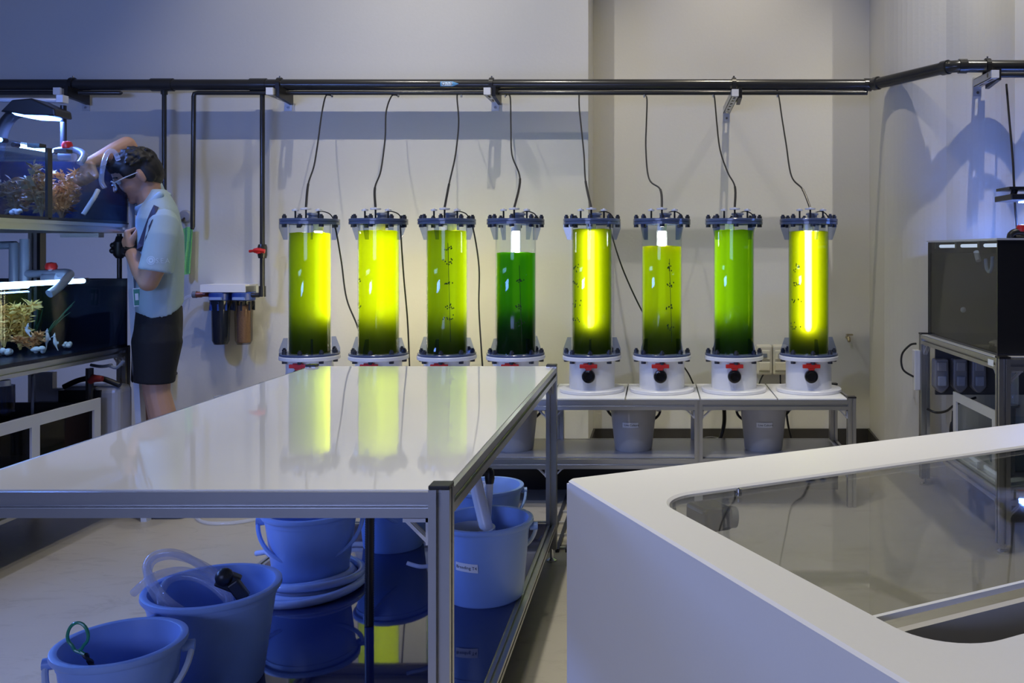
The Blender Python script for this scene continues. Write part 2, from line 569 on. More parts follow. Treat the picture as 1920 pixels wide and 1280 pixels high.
def cq(u, v, z):
    return O + U * u + Vv * v + Vector((0, 0, z))


ct = root('pool_counter', cq(0.8, 0.55, 0), 'white solid-surface pool counter with a rounded glazed opening, nearest on the right', 'counter')
LU, LV = 1.75, 1.12
u0, u1, v0, v1, rr = 0.09, 1.62, 0.20, 0.925, 0.085


def rrect(a0, a1, b0, b1, r, n=10):
    out = []
    for cx_, cy_, s0 in ((a1 - r, b0 + r, -PI / 2), (a1 - r, b1 - r, 0), (a0 + r, b1 - r, PI / 2), (a0 + r, b0 + r, PI)):
        for j in range(n + 1):
            an = s0 + PI / 2 * j / n
            out.append((cx_ + r * math.cos(an), cy_ + r * math.sin(an)))
    return out


outer = rrect(0, LU, 0, LV, 0.012, 10)
inner = rrect(u0, u1, v0, v1, rr, 10)
k = len(outer)
vs, fs = [], []
eb = 0.004
loops = [(outer, ZC - 0.009), (outer, ZC - eb), ([(a + (eb if a < LU / 2 else -eb), b + (eb if b < LV / 2 else -eb)) for a, b in outer], ZC),
         ([(a - (eb if a < .85 else -eb) , b - (eb if b < .55 else -eb)) for a, b in inner], ZC), (inner, ZC - eb), (inner, ZC - 0.006), (inner, ZC - 0.009)]
for lp, z in loops:
    vs += [cq(a, b, z) for a, b in lp]
for i in range(len(loops)):
    i2 = (i + 1) % len(loops)
    for j in range(k):
        fs.append((i * k + j, i * k + (j + 1) % k, i2 * k + (j + 1) % k, i2 * k + j))
MB().add(vs, fs).build('counter_top', MATS['counter'], ct)


def cpanel(name, ua, ub, va, vb, za, zb, m, parent=ct, **kw):
    return MB().add([cq(a, b, z) for a in (ua, ub) for b in (va, vb) for z in (za, zb)],
                    [(0, 1, 3, 2), (4, 6, 7, 5), (0, 4, 5, 1), (2, 3, 7, 6), (0, 2, 6, 4), (1, 5, 7, 3)]).build(name, m, parent, **kw)


mat('counter_inner', (0.58, 0.56, 0.52), 0.5, 0, 0.02)
cpanel('side_panel', 0.0, 0.02, 0.0, LV - 0.001, 0, ZC - 0.009, MATS['counter'])
cpanel('front_panel', 0.02, LU - 0.02, LV - 0.02, LV - 0.001, 0, ZC - 0.009, MATS['counter'])
cpanel('side_panel', LU - 0.02, LU - 0.001, 0.02, LV - 0.001, 0, ZC - 0.009, MATS['counter'])
cpanel('back_pane', 0.02, LU - 0.02, 0.004, 0.012, 0.0, ZC - 0.009, MATS['acrylic'], label='clear acrylic back pane')
cpanel('divider', 0.02, LU - 0.02, 0.808, 0.82, 0.0, ZC - 0.022, MATS['counter_inner'], label='grey inner divider')
lid = cpanel('glass_lid', u0 + .003, u1 - .003, u0 + 0.0 if False else 0.203, 0.80, ZC - 0.011, ZC - 0.005, MATS['lid_glass'], label='clear glass lid')
cpanel('lid_edge', u0 + .002, u1 - .002, 0.797, 0.8035, ZC - 0.012, ZC - 0.0045, MATS['white'], lid)
MB().lathe([(1e-4, 0), (0.006, 0), (0.006, 0.006), (1e-4, 0.008)], 10, cq(0.26, 0.225, ZC - 0.005)).build('lid_screw', MATS['steel'], lid)
# small dark pump clamped to the inside wall
pm = root('wavemaker_pump', cq(0.22, 0.18, 0.67), 'small dark pump clamped inside the pool counter opening', 'pump')
pb = MB(); pb.add([cq(a, b, z) for a in (0.19, 0.255) for b in (0.14, 0.215) for z in (0.670, 0.715)], [(0, 1, 3, 2), (4, 6, 7, 5), (0, 4, 5, 1), (2, 3, 7, 6), (0, 2, 6, 4), (1, 5, 7, 3)])
pb.build('pump_body', MATS['black'], pm, bevel=0.008)
MB().tube([cq(0.235, 0.18, 0.690), cq(0.275, 0.19, 0.686)], [0.024, 0.02], 14).build('pump_nozzle', MATS['grey_pvc'], pm)

# ------------------------------------------------------------------ bench with the culture columns
BY0, BY1, BZ, BW = 4.25, 4.73, 0.5125, 0.045
SB = 400.0


def bx(px):
    return (px - CX) / SB


bench = root('column_bench', (bx(1050), 4.49, 0), 'low two-level aluminium bench along the back wall carrying the green columns', 'bench')
posts = [bx(p) for p in (505, 766, 1031, 1310, 1598)]
bz = BZ - 0.008
for i, x in enumerate(posts):
    for y in (BY0 + .0225, BY1 - .0225):
        l = rail('leg', (x, y, 0.0), (x, y, bz + 0.002 if 0 < i < 4 else BZ), BW * 0.85, bench)
        if i in (0, 4):
            MB().box((x, y, BZ + 0.004), (.04, .04, .006)).build('end_cap', MATS['black'], l)
for z, nm in ((bz - 0.0225 - 0.001, 'top_rail'), (0.2275 - 0.0225, 'shelf_rail')):
    for y in (BY0 + .0225, BY1 - .0225):
        for a, b in zip(posts[:-1], posts[1:]):
            rail(nm, (a + .019, y, z), (b - .019, y, z), BW, bench)
    for x in posts:
        rail(nm, (x, BY0 + .045, z), (x, BY1 - .045, z), BW * 0.85, bench)
    for i, x in enumerate(posts):
        for sx in (-1, 1):
            if (i == 0 and sx < 0) or (i == 4 and sx > 0):
                continue
            angle_bracket(bench, (x + sx * .019, BY0 + .0225, z - .0225), (sx, 0, 0), (0, 0, -1), (0, 1, 0), 0.042)
mat('shelf_steel', (0.40, 0.40, 0.42), 0.28, 0.3, 0.03)
MB().bb(posts[0] + .02, posts[-1] - .02, BY0 + .04, BY1 - .04, 0.2275, 0.2305).build('shelf_panel', MATS['shelf_steel'], bench)
colpx = [581, 710, 838, 967, 1110, 1241, 1376, 1516]
SCOL = F / 4.49
colx = [(p - CX) / SCOL for p in colpx]
edges = [posts[0] - 0.0] + [(a + b) / 2 for a, b in zip(colx[:-1], colx[1:])] + [posts[-1] - 0.02]
for a, b in zip(edges[:-1], edges[1:]):
    MB().bb(a + .003, b - .003, BY0 + .003, BY1 - .003, BZ - 0.008, BZ).build('board', MATS['board'], bench, bevel=0.002)
MB().bb(posts[0], posts[-1], 4.58, 4.595, 0.0, 0.19).build('kick_panel', MATS['black'], bench, label='black kick panel under the bench')

# ------------------------------------------------------------------ culture columns
bm_ = MB(); bm_.lathe([(1e-4, 0), (0.0115, 0), (0.0115, 0.014), (0.0115, 0.014), (0.007, 0.014), (0.007, 0.021), (1e-4, 0.021)], 8)
BOLT = bm_.mesh('bolt', (0, 0, 0), MATS['bolt'])
bm_ = MB(); bm_.lathe([(1e-4, -0.013), (0.012, -0.013), (0.012, 0.0), (1e-4, 0.0)], 8)
NUT = bm_.mesh('nut', (0, 0, 0), MATS['bolt'])


def gmesh(up):
    poly = [(0.102, 0), (0.142, 0), (0.142, 0.018), (0.122, 0.075), (0.102, 0.075)]
    if not up:
        poly = [(a, -b) for a, b in poly]
    return MB().prism(poly, (0, 0, 0), (1, 0, 0), (0, 0, 1), (0, 1, 0), 0.009).mesh('gusset', (0, 0, 0), MATS['gusset'])


GUP, GDN = gmesh(True), gmesh(False)
LAMP_W = emit('lamp_white', (1.0, 0.97, 0.86), 9.0)

# level px, gusset angle, colour, dark front colour, clearness, lamp offset (x, y), lamp bottom z, lamp strength, label
CS = [
    (437, 25, (0.86, 0.79, 0.02), (0.008, 0.014, 0.004), 0.02, (0.042, 0.0), 0.37, 32, 'green column at the far left end of the row, glowing yellow down its right side'),
    (433, -12, (0.95, 0.86, 0.02), (0.008, 0.014, 0.004), 0.02, (0.012, -0.012), 0.37, 34, 'evenly bright yellow column, second from the left end of the row'),
    (433, -11, (0.74, 0.68, 0.02), (0.008, 0.014, 0.004), 0.02, (0.02, 0.02), 0.36, 50, 'yellow-green column with dark algae tufts inside, third from the left end'),
    (474, 40, (0.24, 0.58, 0.01), (0.005, 0.012, 0.004), 0.02, (0.0, 0.01), 0.40, 27, 'darkest green column, its lamp glowing white above the lowest liquid level'),
    (430, 0, (0.84, 0.84, 0.01), (0.008, 0.014, 0.004), 0.16, (0.0, -0.062), 0.33, 14, 'green column with a slim yellow streak of light, right of the table corner'),
    (462, 45, (0.74, 0.67, 0.02), (0.008, 0.014, 0.004), 0.02, (0.0, 0.015), 0.37, 46, 'yellow-green column with its lamp glowing white above the liquid, third from the right end'),
    (432, 40, (0.54, 0.66, 0.01), (0.006, 0.014, 0.004), 0.02, (-0.02, 0.0), 0.36, 33, 'plain mid-green column, second from the right end of the row'),
    (434, 9, (0.92, 0.88, 0.02), (0.008, 0.014, 0.004), 0.40, (-0.012, -0.064), 0.31, 22, 'green column with a broad white-hot streak of light, at the right end'),
]
# absorption of the algae suspension per metre (red, green, blue)
AB = [(27, 22, 70), (24, 20, 70), (27, 22, 70), (40, 27, 80), (30, 25, 70), (27, 22, 70), (32, 24, 70), (27, 23, 70)]
columns = []
for i, (lev, ga, colr, deep, clear, lo, lz, ls, lab) in enumerate(CS):
    X, Y, Z = colx[i], 4.49, BZ
    c = root('culture_column', (X, Y, Z), lab, 'algae column', 'algae culture columns on the bench')
    columns.append(c)
    MB().disc(0.160, 0, 0.018, 40, (X, Y, Z), bev=0.003).build('foot_plate', MATS['white_pvc'], c)
    MB().disc(0.112, 0.018, 0.158, 40, (X, Y, Z)).build('base_drum', MATS['white_pvc'], c)
    MB().disc(0.145, 0.158, 0.178, 40, (X, Y, Z), bev=0.003).build('lower_flange', MATS['white_pvc'], c)
    MB().disc(0.143, 0.178, 0.190, 40, (X, Y, Z), bev=0.002).build('lower_ring', MATS['ring'], c)
    ztop = 0.828
    # acrylic tube with walls
    tb = MB(); tb.lathe([(0.0995, 0.19), (0.0995, ztop), (0.0995, ztop), (0.0965, ztop), (0.0965, ztop), (0.0965, 0.19)], 48, (X, Y, Z))
    tb.build('tube', MATS['acrylic'], c, label='clear acrylic tube')
    zl = H - (lev - CY) / SCOL - Z
    cm = culture_mat('culture_%d' % i, colr, deep, clear, (0.9, 0.95, 0.4), AB[i])
    lq = MB()
    prof = [(1e-4, 0.191), (0.0962, 0.191), (0.0962, 0.191)] + [(0.0962, 0.191 + (zl - 0.191) * q / 8) for q in range(1, 9)]
    lq.lathe(prof, 48, (X, Y, Z))
    # wavy, bubbling top
    n = 48
    top, tf = [], []
    for r_ in (0.0962, 0.066, 0.034, 0.0003):
        for j in range(n):
            an = 2 * PI * j / n
            wv = 0.0035 * math.sin(an * 5 + i) * (r_ / 0.0962) + 0.0025 * math.sin(an * 11 + 2 * i)
            if r_ > 0.09: wv *= 1.0
            top.append((X + r_ * math.cos(an), Y + r_ * math.sin(an), Z + zl + (0 if r_ > 0.09 else wv)))
    for q in range(3):
        for j in range(n):
            tf.append((q * n + j, q * n + (j + 1) % n, (q + 1) * n + (j + 1) % n, (q + 1) * n + j))
    lq.add(top, tf, True)
    lq.build('culture', cm, c, label='glowing green algae liquid')
    # lamp inside
    lx, ly = X + lo[0], Y + lo[1]
    lm = MB(); lm.lathe([(1e-4, lz - 0.015), (0.012, lz - 0.008), (0.018, lz + 0.01), (0.018, 0.79), (1e-4, 0.79)], 16, (lx, ly, Z))
    lm.build('lamp_tube', emit('column_lamp_%d' % i, (1.0, 0.98, 0.88), ls), c, label='glowing lamp tube inside the column')
    MB().disc(0.024, 0.79, 0.826, 16, (lx, ly, Z)).build('lamp_socket', MATS['white_pvc'], c)
    # upper ring and lid
    ur = MB(); ur.lathe([(0.098, 0.822), (0.142, 0.822), (0.142, 0.835), (0.098, 0.835), (0.098, 0.822)], 40, (X, Y, Z), smooth=False)
    ur.build('upper_ring', MATS['ring'], c)
    MB().disc(0.142, 0.836, 0.850, 40, (X, Y, Z), bev=0.002).build('lid', MATS['ring'], c)
    for q in range(8):
        an = q * PI / 4
        bxx, byy = X + 0.127 * math.cos(an), Y + 0.127 * math.sin(an)
        link('bolt', BOLT, (bxx, byy, Z + 0.190), c)
        link('nut', NUT, (bxx, byy, Z + 0.158), c)
        link('bolt', BOLT, (bxx, byy, Z + 0.850), c)
        link('nut', NUT, (bxx, byy, Z + 0.822), c)
    for q in range(4):
        an = math.radians(ga - 90) + q * PI / 2
        link('gusset', GUP, (X, Y, Z + 0.190), c, (0, 0, an))
        link('gusset', GDN, (X, Y, Z + 0.822), c, (0, 0, an))
    # fittings on the lid
    ft = MB(); fx = X + 0.018
    ft.lathe([(1e-4, 0.85), (0.030, 0.85), (0.030, 0.856), (0.024, 0.858), (0.024, 0.868), (0.031, 0.869), (0.031, 0.878), (0.022, 0.882), (1e-4, 0.883)], 12, (fx, Y, Z))
    ft.build('cable_gland', MATS['grey_pvc'] if False else mat('gland', (0.30, 0.33, 0.38), 0.35), c)
    for dx, hh, wd in ((-0.052, 0.888, 0.016), (0.0, 0.894, 0.026), (0.062, 0.888, 0.016)):
        py_ = Y - 0.05
        st = MB().tube([(X + dx, py_, Z + 0.85), (X + dx, py_, Z + hh)], 0.0045, 8).build('air_stem', MATS['black'], c)
        tv = MB(); tv.disc(wd, hh, hh + 0.007, 14, (X + dx, py_, Z)); tv.disc(0.006, hh + 0.005, hh + 0.012, 8, (X + dx, py_, Z))
        tv.build('stem_cap', MATS['white'], st)
    ld = MB().tube(spline([(fx + .01, Y - 0.01, Z + 0.880), (fx + 0.04, Y, Z + 0.888), (fx + 0.07, Y + 0.02, Z + 0.878), (X + 0.105, Y + 0.03, Z + 0.856), (X + .115, Y + .04, Z + .852)], 5), 0.003, 6)
    ld.build('lamp_lead', MATS['black'], c)
    # drain valve
    vx = X - 0.008
    vz = Z + 0.088
    vb = MB(); vb.lathe([(1e-4, 0.0), (0.026, 0.0), (0.032, 0.008), (0.033, 0.022), (0.030, 0.030), (0.023, 0.031), (0.021, 0.036), (0.018, 0.036), (0.017, 0.028), (1e-4, 0.028)], 24, (vx, Y - 0.108, vz), axis='Y')
    # lathe with axis Y runs towards the camera
    dv = vb.build('drain_valve', MATS['black_gloss'], c)
    hb = MB(); hb.box((vx, Y - 0.128, vz + 0.049), (0.084, 0.018, 0.018)); hb.prism([(-0.018, 0.036), (0.018, 0.036), (0.008, 0.022), (-0.008, 0.022)], (vx, Y - 0.128, vz + 0.004), (1, 0, 0), (0, 0, 1), (0, 1, 0), 0.016)
    hb.box((vx, Y - 0.128, vz + 0.0605), (0.05, 0.012, 0.006))
    hb.build('valve_handle', MATS['red'], dv, bevel=0.002)
    # algae growth on the inside of the tube
    if i in (1, 2, 3, 4, 5, 7):
        rg = random.Random(50 + i)
        al = MB()
        cen = {1: -0.085, 2: 0.03, 3: 0.035, 4: -0.075, 5: 0.04, 7: -0.07}[i]
        for q in range({1: 3, 2: 5, 3: 3, 4: 4, 5: 5, 7: 4}[i]):
            zz = 0.34 + q * 0.095 + rg.uniform(-.02, .02)
            if zz > zl - .03: continue
            for p in range(9):
                xx = cen + rg.gauss(0, 0.011); z3 = zz + rg.gauss(0, 0.008)
                xx = max(-0.09, min(0.09, xx))
                yy = -math.sqrt(max(0.0962 ** 2 - xx * xx, 0)) * 1.0
                al.ball((X + xx, Y + yy, Z + z3), (0.0035, 0.0012, 0.004), 6, 4)
        if i in (2, 3, 5):
            ptsA = []
            for q in range(12):
                xx = cen + 0.012 * (1 - q / 11) - 0.004
                ptsA.append((X + xx, Y - math.sqrt(0.0962 ** 2 - xx * xx), Z + 0.25 + (zl - 0.31) * q / 11))
            al.tube(ptsA, 0.0014, 5)
        al.build('algae_growth', mat('algae', (0.02, 0.05, 0.004), 0.8), c, kind='stuff')

# slim lamp bars standing behind the three left columns, shining on the wall
for i, dx in ((0, 12), (1, 12), (2, 8)):
    X = P(colpx[i] + dx, 500, 4.7).x
    lb = root('lamp_bar', (X, 4.70, BZ), ['slim upright lamp bar behind the leftmost column', 'slim upright lamp bar behind the bright yellow column', 'slim upright lamp bar behind the third column'][i], 'lamp', 'lamp bars behind the columns')
    MB().bb(X - .03, X + .03, 4.68, 4.72, BZ, BZ + .01).build('bar_foot', MATS['alu'], lb)
    MB().bb(X - .016, X + .016, 4.69, 4.705, BZ + .01, BZ + .72).build('bar_housing', MATS['alu'], lb)
    MB().bb(X - .013, X + .013, 4.706, 4.715, BZ + .16, BZ + .70).build('bar_diffuser', emit('bar_light', (1.0, 0.88, 0.55), [26, 26, 16][0]), lb)

# ------------------------------------------------------------------ supply pipe along the walls
YP = 5.11
SP = F / YP
ZP = H + (CY - 159) / SP


def xp(px, s=SP):
    return (px - CX) / s


RP = 0.0315
pipe = root('supply_pipe', (xp(820), YP, ZP), 'thick black supply pipe running across the whole back wall', 'pipe')
XB0, XB1, YP2 = xp(1632), 1.50, 4.60
MB().tube([(-4.1, YP, ZP), (XB0, YP, ZP)], RP, 20).build('pipe_run', MATS['pipe'], pipe)
MB().tube([(XB0, YP, ZP), (XB0 + .02, YP - .02, ZP), (XB1 - .03, YP2 + .05, ZP), (XB1, YP2 + .012, ZP), (XB1 + .03, YP2, ZP), (3.6, YP2, ZP)], RP, 20).build('pipe_bend', MATS['pipe'], pipe)


def collar(a, b, r=0.037):
    a, b = Vector(a), Vector(b)
    return MB().tube([a, b], r, 20).build('coupling', MATS['pipe'], pipe)


collar((xp(285), YP, ZP), (xp(325), YP, ZP))
collar((xp(470), YP, ZP), (xp(500), YP, ZP))
collar((XB0 - .035, YP, ZP), (XB0 + .004, YP, ZP))
dv_ = (Vector((XB1, YP2, 0)) - Vector((XB0, YP, 0))).normalized()
p = Vector((XB0, YP, ZP)) + dv_ * 0.03
collar(p, p + dv_ * 0.035)
p = Vector((XB1, YP2, ZP)) - dv_ * 0.06
collar(p, p + dv_ * 0.04)
collar((XB1 + .035, YP2, ZP), (XB1 + .075, YP2, ZP))
collar((1.90, YP2, ZP), (1.95, YP2, ZP))
# OWS arrow sticker wrapped on the front of the pipe
xs = xp(828); xw = xp(862) - xs
st = MB()
def wrapp(x, z, lift=0.0006):
    an = z / RP
    r_ = RP + lift
    return (x, YP - r_ * math.cos(an), ZP + r_ * math.sin(an))
hgt = 0.014
n = 6
poly = []
vsx = [xs, xs + xw * 0.62, xs + xw]
gv = []; gf = []
for ix, x in enumerate([xs, xs + xw * 0.35, xs + xw * 0.68, xs + xw * 0.85, xs + xw]):
    hw = hgt if ix < 3 else (hgt * 0.5 if ix == 3 else 0.0005)
    for j in range(n + 1):
        gv.append(wrapp(x, -hw + 2 * hw * j / n))
for ix in range(4):
    for j in range(n):
        gf.append((ix * (n + 1) + j, ix * (n + 1) + j + 1, (ix + 1) * (n + 1) + j + 1, (ix + 1) * (n + 1) + j))
sk = st.add(gv, gf).build('flow_sticker', mat('sticker_blue', (0.10, 0.33, 0.62), 0.5), pipe, label='blue arrow sticker reading OWS')
gv, gf = [], []
for ix in range(2):
    for j in range(n + 1):
        gv.append(wrapp(xs + xw * (0.08 if ix == 0 else 0.66), -0.011 + 0.022 * j / n, 0.0009))
for j in range(n):
    gf.append((j, j + 1, n + 1 + j + 1, n + 1 + j))
MB().add(gv, gf).build('sticker_field', mat('sticker_pale', (0.62, 0.74, 0.85), 0.5), sk)
tv, tf = text_mesh('OWS', 0.026)
MB().add([wrapp(xs + xw * 0.37 + v.x, v.y, 0.0013) for v in tv], tf).build('sticker_lettering', MATS['ink'], sk)

# thin line hung just below the supply pipe
RT = 0.0125
ZT = ZP - 0.047
tl = root('air_line', (xp(900), YP - 0.01, ZT), 'thin black air line hung under the thick supply pipe', 'pipe')
MB().tube([(xp(492), YP - .01, ZT), (XB0 - .02, YP - .01, ZT)], RT, 12).build('line_run', MATS['pipe'], tl)
for px in [624, 748, 866, 948, 1086, 1208, 1337, 1457]:
    MB().tube([(xp(px), YP - .012, ZT - .006), (xp(px), YP - .012, ZT - .026)], 0.005, 8).build('hose_barb', MATS['alu_cast'], tl)
tl2 = MB(); tl2.tube([(-4.0, YP - .01, ZT), (xp(228), YP - .01, ZT), (xp(231), YP - .01, ZT)], [RT, RT, .006], 12)
tl2.build('capped_line', MATS['pipe'], label='thin black capped line ending left of the person', cat='pipe')
tl3 = MB(); tl3.tube([(1.66, YP2 - .06, ZT - .01), (3.6, YP2 - .06, ZT - .01)], RT, 12)
tl3.build('capped_line', MATS['pipe'], label='thin black line under the supply pipe at the right edge', cat='pipe')

# loop with the red valve, feeding the filter
lp = root('valve_pipe', (xp(492), YP, 0.9), 'slim black pipe with a red-handled valve dropping to the filter unit', 'pipe')
ry = YP
pth = [(xp(492), ry, ZT), (xp(492), ry, H - (540 - CY) / SP), (xp(491), ry, H - (549 - CY) / SP), (xp(485), ry, H - (553 - CY) / SP), (xp(472), ry, H - (553 - CY) / SP)]
MB().tube(pth, 0.0135, 12).build('drop_pipe', MATS['pipe'], lp)
zz = lambda py: H - (py - CY) / SP
MB().tube([(xp(492), ry, zz(458)), (xp(492), ry, zz(463)), (xp(492), ry, zz(478)), (xp(492), ry, zz(484))], [0.022, 0.026, 0.026, 0.022], 14).build('valve_body', MATS['pipe'], lp)
hv = MB(); hv.tube(spline([(xp(473), ry - .035, zz(471)), (xp(483), ry - .04, zz(470)), (xp(490), ry - .042, zz(469)), (xp(502), ry - .038, zz(471))], 4), [0.008] * 4 + [0.014] * 5 + [0.012] * 4, 8)
hv.tube([(xp(490), ry - .02, zz(470)), (xp(490), ry - .05, zz(470))], 0.017, 10)
hv.build('valve_handle', MATS['red'], lp)
MB().tube([(xp(492), ry, zz(536)), (xp(492), ry, zz(556))], 0.019, 12).build('elbow', MATS['pipe'], lp)
l2 = root('return_pipe', (xp(365), YP - .01, 1.7), 'slim black capped pipe bending down left of the valve pipe', 'pipe')
MB().tube([(xp(492), YP - .01, ZT), (xp(372), YP - .01, ZT), (xp(366.5), YP - .01, ZT - .004), (xp(365), YP - .01, ZT - .02), (xp(363), YP - .01, zz(425)), (xp(362), YP - .01, zz(430))], [RT, RT, RT, RT, RT, 0.009], 12).build('pipe_run', MATS['pipe'], l2)
l3 = root('drop_pipe', (xp(308), YP, 0.9), 'slim black pipe dropping straight down behind the person', 'pipe')
MB().tube([(xp(308), YP, ZP), (xp(308), YP, 0.5), (xp(308), YL + .01, 0.5)], 0.0125, 12).build('pipe_run', MATS['pipe'], l3)
MB().tube([(xp(308), YP, ZP), (xp(308), YP, ZP - .055)], 0.018, 12).build('tee_branch', MATS['pipe'], l3)


# ------------------------------------------------------------------ pipe brackets
def strut(px, ywall, ypipe, front, lab, zoff=0.0):
    s = F / ypipe
    x = (px - CX) / s
    z = ZP - RP - 0.028
    r0 = root('pipe_bracket', (x, ywall, z - .06), lab, 'bracket', 'strut brackets under the supply pipe')
    yf = ypipe - front
    a = MB()
    w2, h2 = 0.020, 0.020
    tk = 0.003
    # slotted channel: two cheeks, and a bottom made of bars between the slots
    a.bb(x - w2, x - w2 + tk, yf, ywall, z - h2, z + h2)
    a.bb(x + w2 - tk, x + w2, yf, ywall, z - h2, z + h2)
    L = ywall - yf
    ns = max(2, int(L / 0.10))
    a.bb(x - w2, x - .007, yf, ywall, z - h2, z - h2 + tk)
    a.bb(x + .007, x + w2, yf, ywall, z - h2, z - h2 + tk)
    for q in range(ns + 1):
        yq = yf + L * q / ns
        a.bb(x - .007, x + .007, max(yf, yq - L / ns * 0.18), min(ywall, yq + L / ns * 0.18), z - h2, z - h2 + tk)
    a.bb(x - w2, x - .007, yf, ywall, z + h2 - tk, z + h2)
    a.bb(x + .007, x + w2, yf, ywall, z + h2 - tk, z + h2)
    for q in range(ns + 1):
        yq = yf + L * q / ns
        a.bb(x - .007, x + .007, max(yf, yq - L / ns * 0.18), min(ywall, yq + L / ns * 0.18), z + h2 - tk, z + h2)
    a.build('strut_arm', MATS['alu_cast'], r0)
    pl = MB(); pl.bb(x - .022, x + .022, ywall - .005, ywall, z - .07, z + .03); pl.build('wall_plate', MATS['alu_cast'], r0)
    MB().lathe([(1e-4, 0), (.008, 0), (.008, .006), (1e-4, .006)], 6, (x, ywall - .005, z - .05), axis='Y').build('anchor_bolt', MATS['steel'], r0)
    MB().bb(x - .019, x + .019, yf - .012, yf, z - .019, z + .019).build('end_cap', MATS['white'], r0)
    ck = MB()
    for sx in (-1,):
        ck.prism([(yf + 0.02, -0.024), (ypipe + .085, -0.040), (ypipe + .085, 0.030), (yf + 0.02, 0.034)], (x + .031, 0, z), (0, 1, 0), (0, 0, 1), (1, 0, 0), 0.020)
    ck.build('clamp_cheek', MATS['black'], r0)
    cl = MB()
    outer_, inner_ = [], []
    for j in range(17):
        an = -0.35 + (PI + 0.7) * j / 16
        outer_.append((math.cos(an) * (RP + .009), math.sin(an) * (RP + .009)))
        inner_.append((math.cos(an) * (RP + .0005), math.sin(an) * (RP + .0005)))
    cv, cf = [], []
    for q in (-.011, .011):
        for lst in (outer_, inner_):
            for (a_, b_) in lst:
                cv.append((x + q, ypipe + a_, ZP + b_))
    for j in range(16):
        cf += [(j, j + 1, 34 + j + 1, 34 + j), (17 + j, 51 + j, 51 + j + 1, 17 + j + 1), (j, 17 + j, 17 + j + 1, j + 1), (34 + j, 34 + j + 1, 51 + j + 1, 51 + j)]
    cl.add(cv, cf)
    cl.bb(x - .011, x + .011, ypipe - RP - .010, ypipe - RP + .002, z + .018, ZP)
    cl.bb(x - .011, x + .011, ypipe + RP - .002, ypipe + RP + .010, z + .018, ZP)
    cl.build('clamp', MATS['black'], r0)
    MB().disc(.006, RP + .008, RP + .018, 6, (x, ypipe, ZP)).build('clamp_bolt', MATS['steel'], r0)


strut(137, YL, YP, 0.13, 'pipe bracket above the left tanks')
strut(525, YL, YP, 0.13, 'pipe bracket just right of the red-valve pipe')
strut(922, YL, YP, 0.13, 'pipe bracket above the darkest green column')
strut(1376, YB, YP, 0.08, 'long pipe bracket reaching out of the recess, above the plain green column')
strut(1851, 4.745, YP2, 0.10, 'pipe bracket near the right edge of the wall')

# ------------------------------------------------------------------ hoses from the line to the columns
HP = [
    [(624, 181), (617, 178), (610, 182), (603, 215), (597, 260), (589, 310), (578, 345), (583, 385)],
    [(748, 181), (741, 178), (733, 182), (724, 210), (722, 260), (714, 320), (703, 352), (707, 385)],
    [(866, 176), (861, 174), (857, 182), (860, 230), (854, 290), (842, 345), (838, 385)],
    [(948, 179), (953, 177), (957, 186), (958, 240), (960, 290), (975, 335), (966, 382)],
    [(1086, 176), (1086, 200), (1090, 240), (1095, 290), (1098, 340), (1111, 382)],
    [(1208, 176), (1213, 186), (1212, 230), (1211, 280), (1217, 335), (1238, 355), (1240, 382)],
    [(1337, 173), (1340, 185), (1344, 230), (1350, 280), (1364, 322), (1378, 350), (1376, 382)],
    [(1457, 168), (1461, 185), (1466, 220), (1474, 270), (1484, 330), (1505, 355), (1507, 382)],
]
ORD = ['leftmost column', 'evenly bright yellow column', 'third column from the left', 'darkest green column', 'column beside the table corner', 'third column from the right', 'plain green column', 'rightmost column']
for i, pl in enumerate(HP):
    pts = []
    for j, (a, b) in enumerate(pl):
        tt = max(0.0, (b - 180) / 205)
        pts.append(P(a, b, YP - .012 + (4.44 - YP + .012) * min(1, tt)))
    pts[-1] = Vector((colx[i], 4.44, BZ + .902))
    hs = root('air_hose', pts[-1], 'thin black air hose hanging down to the ' + ORD[i], 'hose', 'air hoses above the columns')
    sp = spline(pts, 7)
    MB().tube(sp, 0.0042, 8).build('hose', MATS['black'], hs)
    MB().tube(sp[-8:], 0.006, 8).build('strain_relief', MATS['black'], hs)

CP = [
    ([(622, 414, 4.54), (629, 428, 4.62), (640, 490, 4.66), (650, 560, 4.67), (672, 617, 4.68), (690, 690, 4.68), (700, 735, 4.70)], 'black power cord curving down between the two leftmost columns'),
    ([(750, 412, 4.54), (751, 432, 4.62), (757, 520, 4.68), (764, 600, 4.68), (768, 690, 4.68), (770, 722, 4.68)], 'black power cord hanging right of the evenly bright yellow column'),
    ([(878, 412, 4.54), (887, 428, 4.62), (898, 500, 4.66), (898, 580, 4.68), (905, 690, 4.68), (908, 722, 4.68)], 'black power cord hanging left of the darkest green column'),
    ([(1140, 412, 4.54), (1150, 450, 4.6), (1170, 510, 4.63), (1205, 585, 4.66), (1245, 650, 4.7), (1284, 690, 4.72), (1300, 719, 4.72)], 'black power cord slanting behind the third column from the right'),
]
for ci, (pl, lab) in zip((0, 1, 2, 4), CP):
    MB().tube(spline([P(*q) for q in pl], 7), 0.0042, 7).build('power_lead', MATS['black'], columns[ci], label=lab)
MB().tube(spline([P(1357, 752, 4.8), P(1358, 790, 4.85), (P(1352, 818, 4.85)), P(1340, 845, 4.84), Vector((P(1335, 880, 4.85).x, 4.86, .011))], 7), 0.011, 10).build('drain_hose', MATS['black'], label='thick black hose dropping behind the bench between two buckets', cat='hose')
MB().tube(spline([Vector((.22, 5.3, .009)), P(1318, 824, 5.2), P(1345, 822, 5.2), P(1372, 834, 5.15), P(1390, 850, 5.1), Vector((.62, 5.1, .009))], 7), 0.009, 10).build('drain_hose', MATS['black'], label='black hose lying behind the bench shelf by the right bucket', cat='hose')
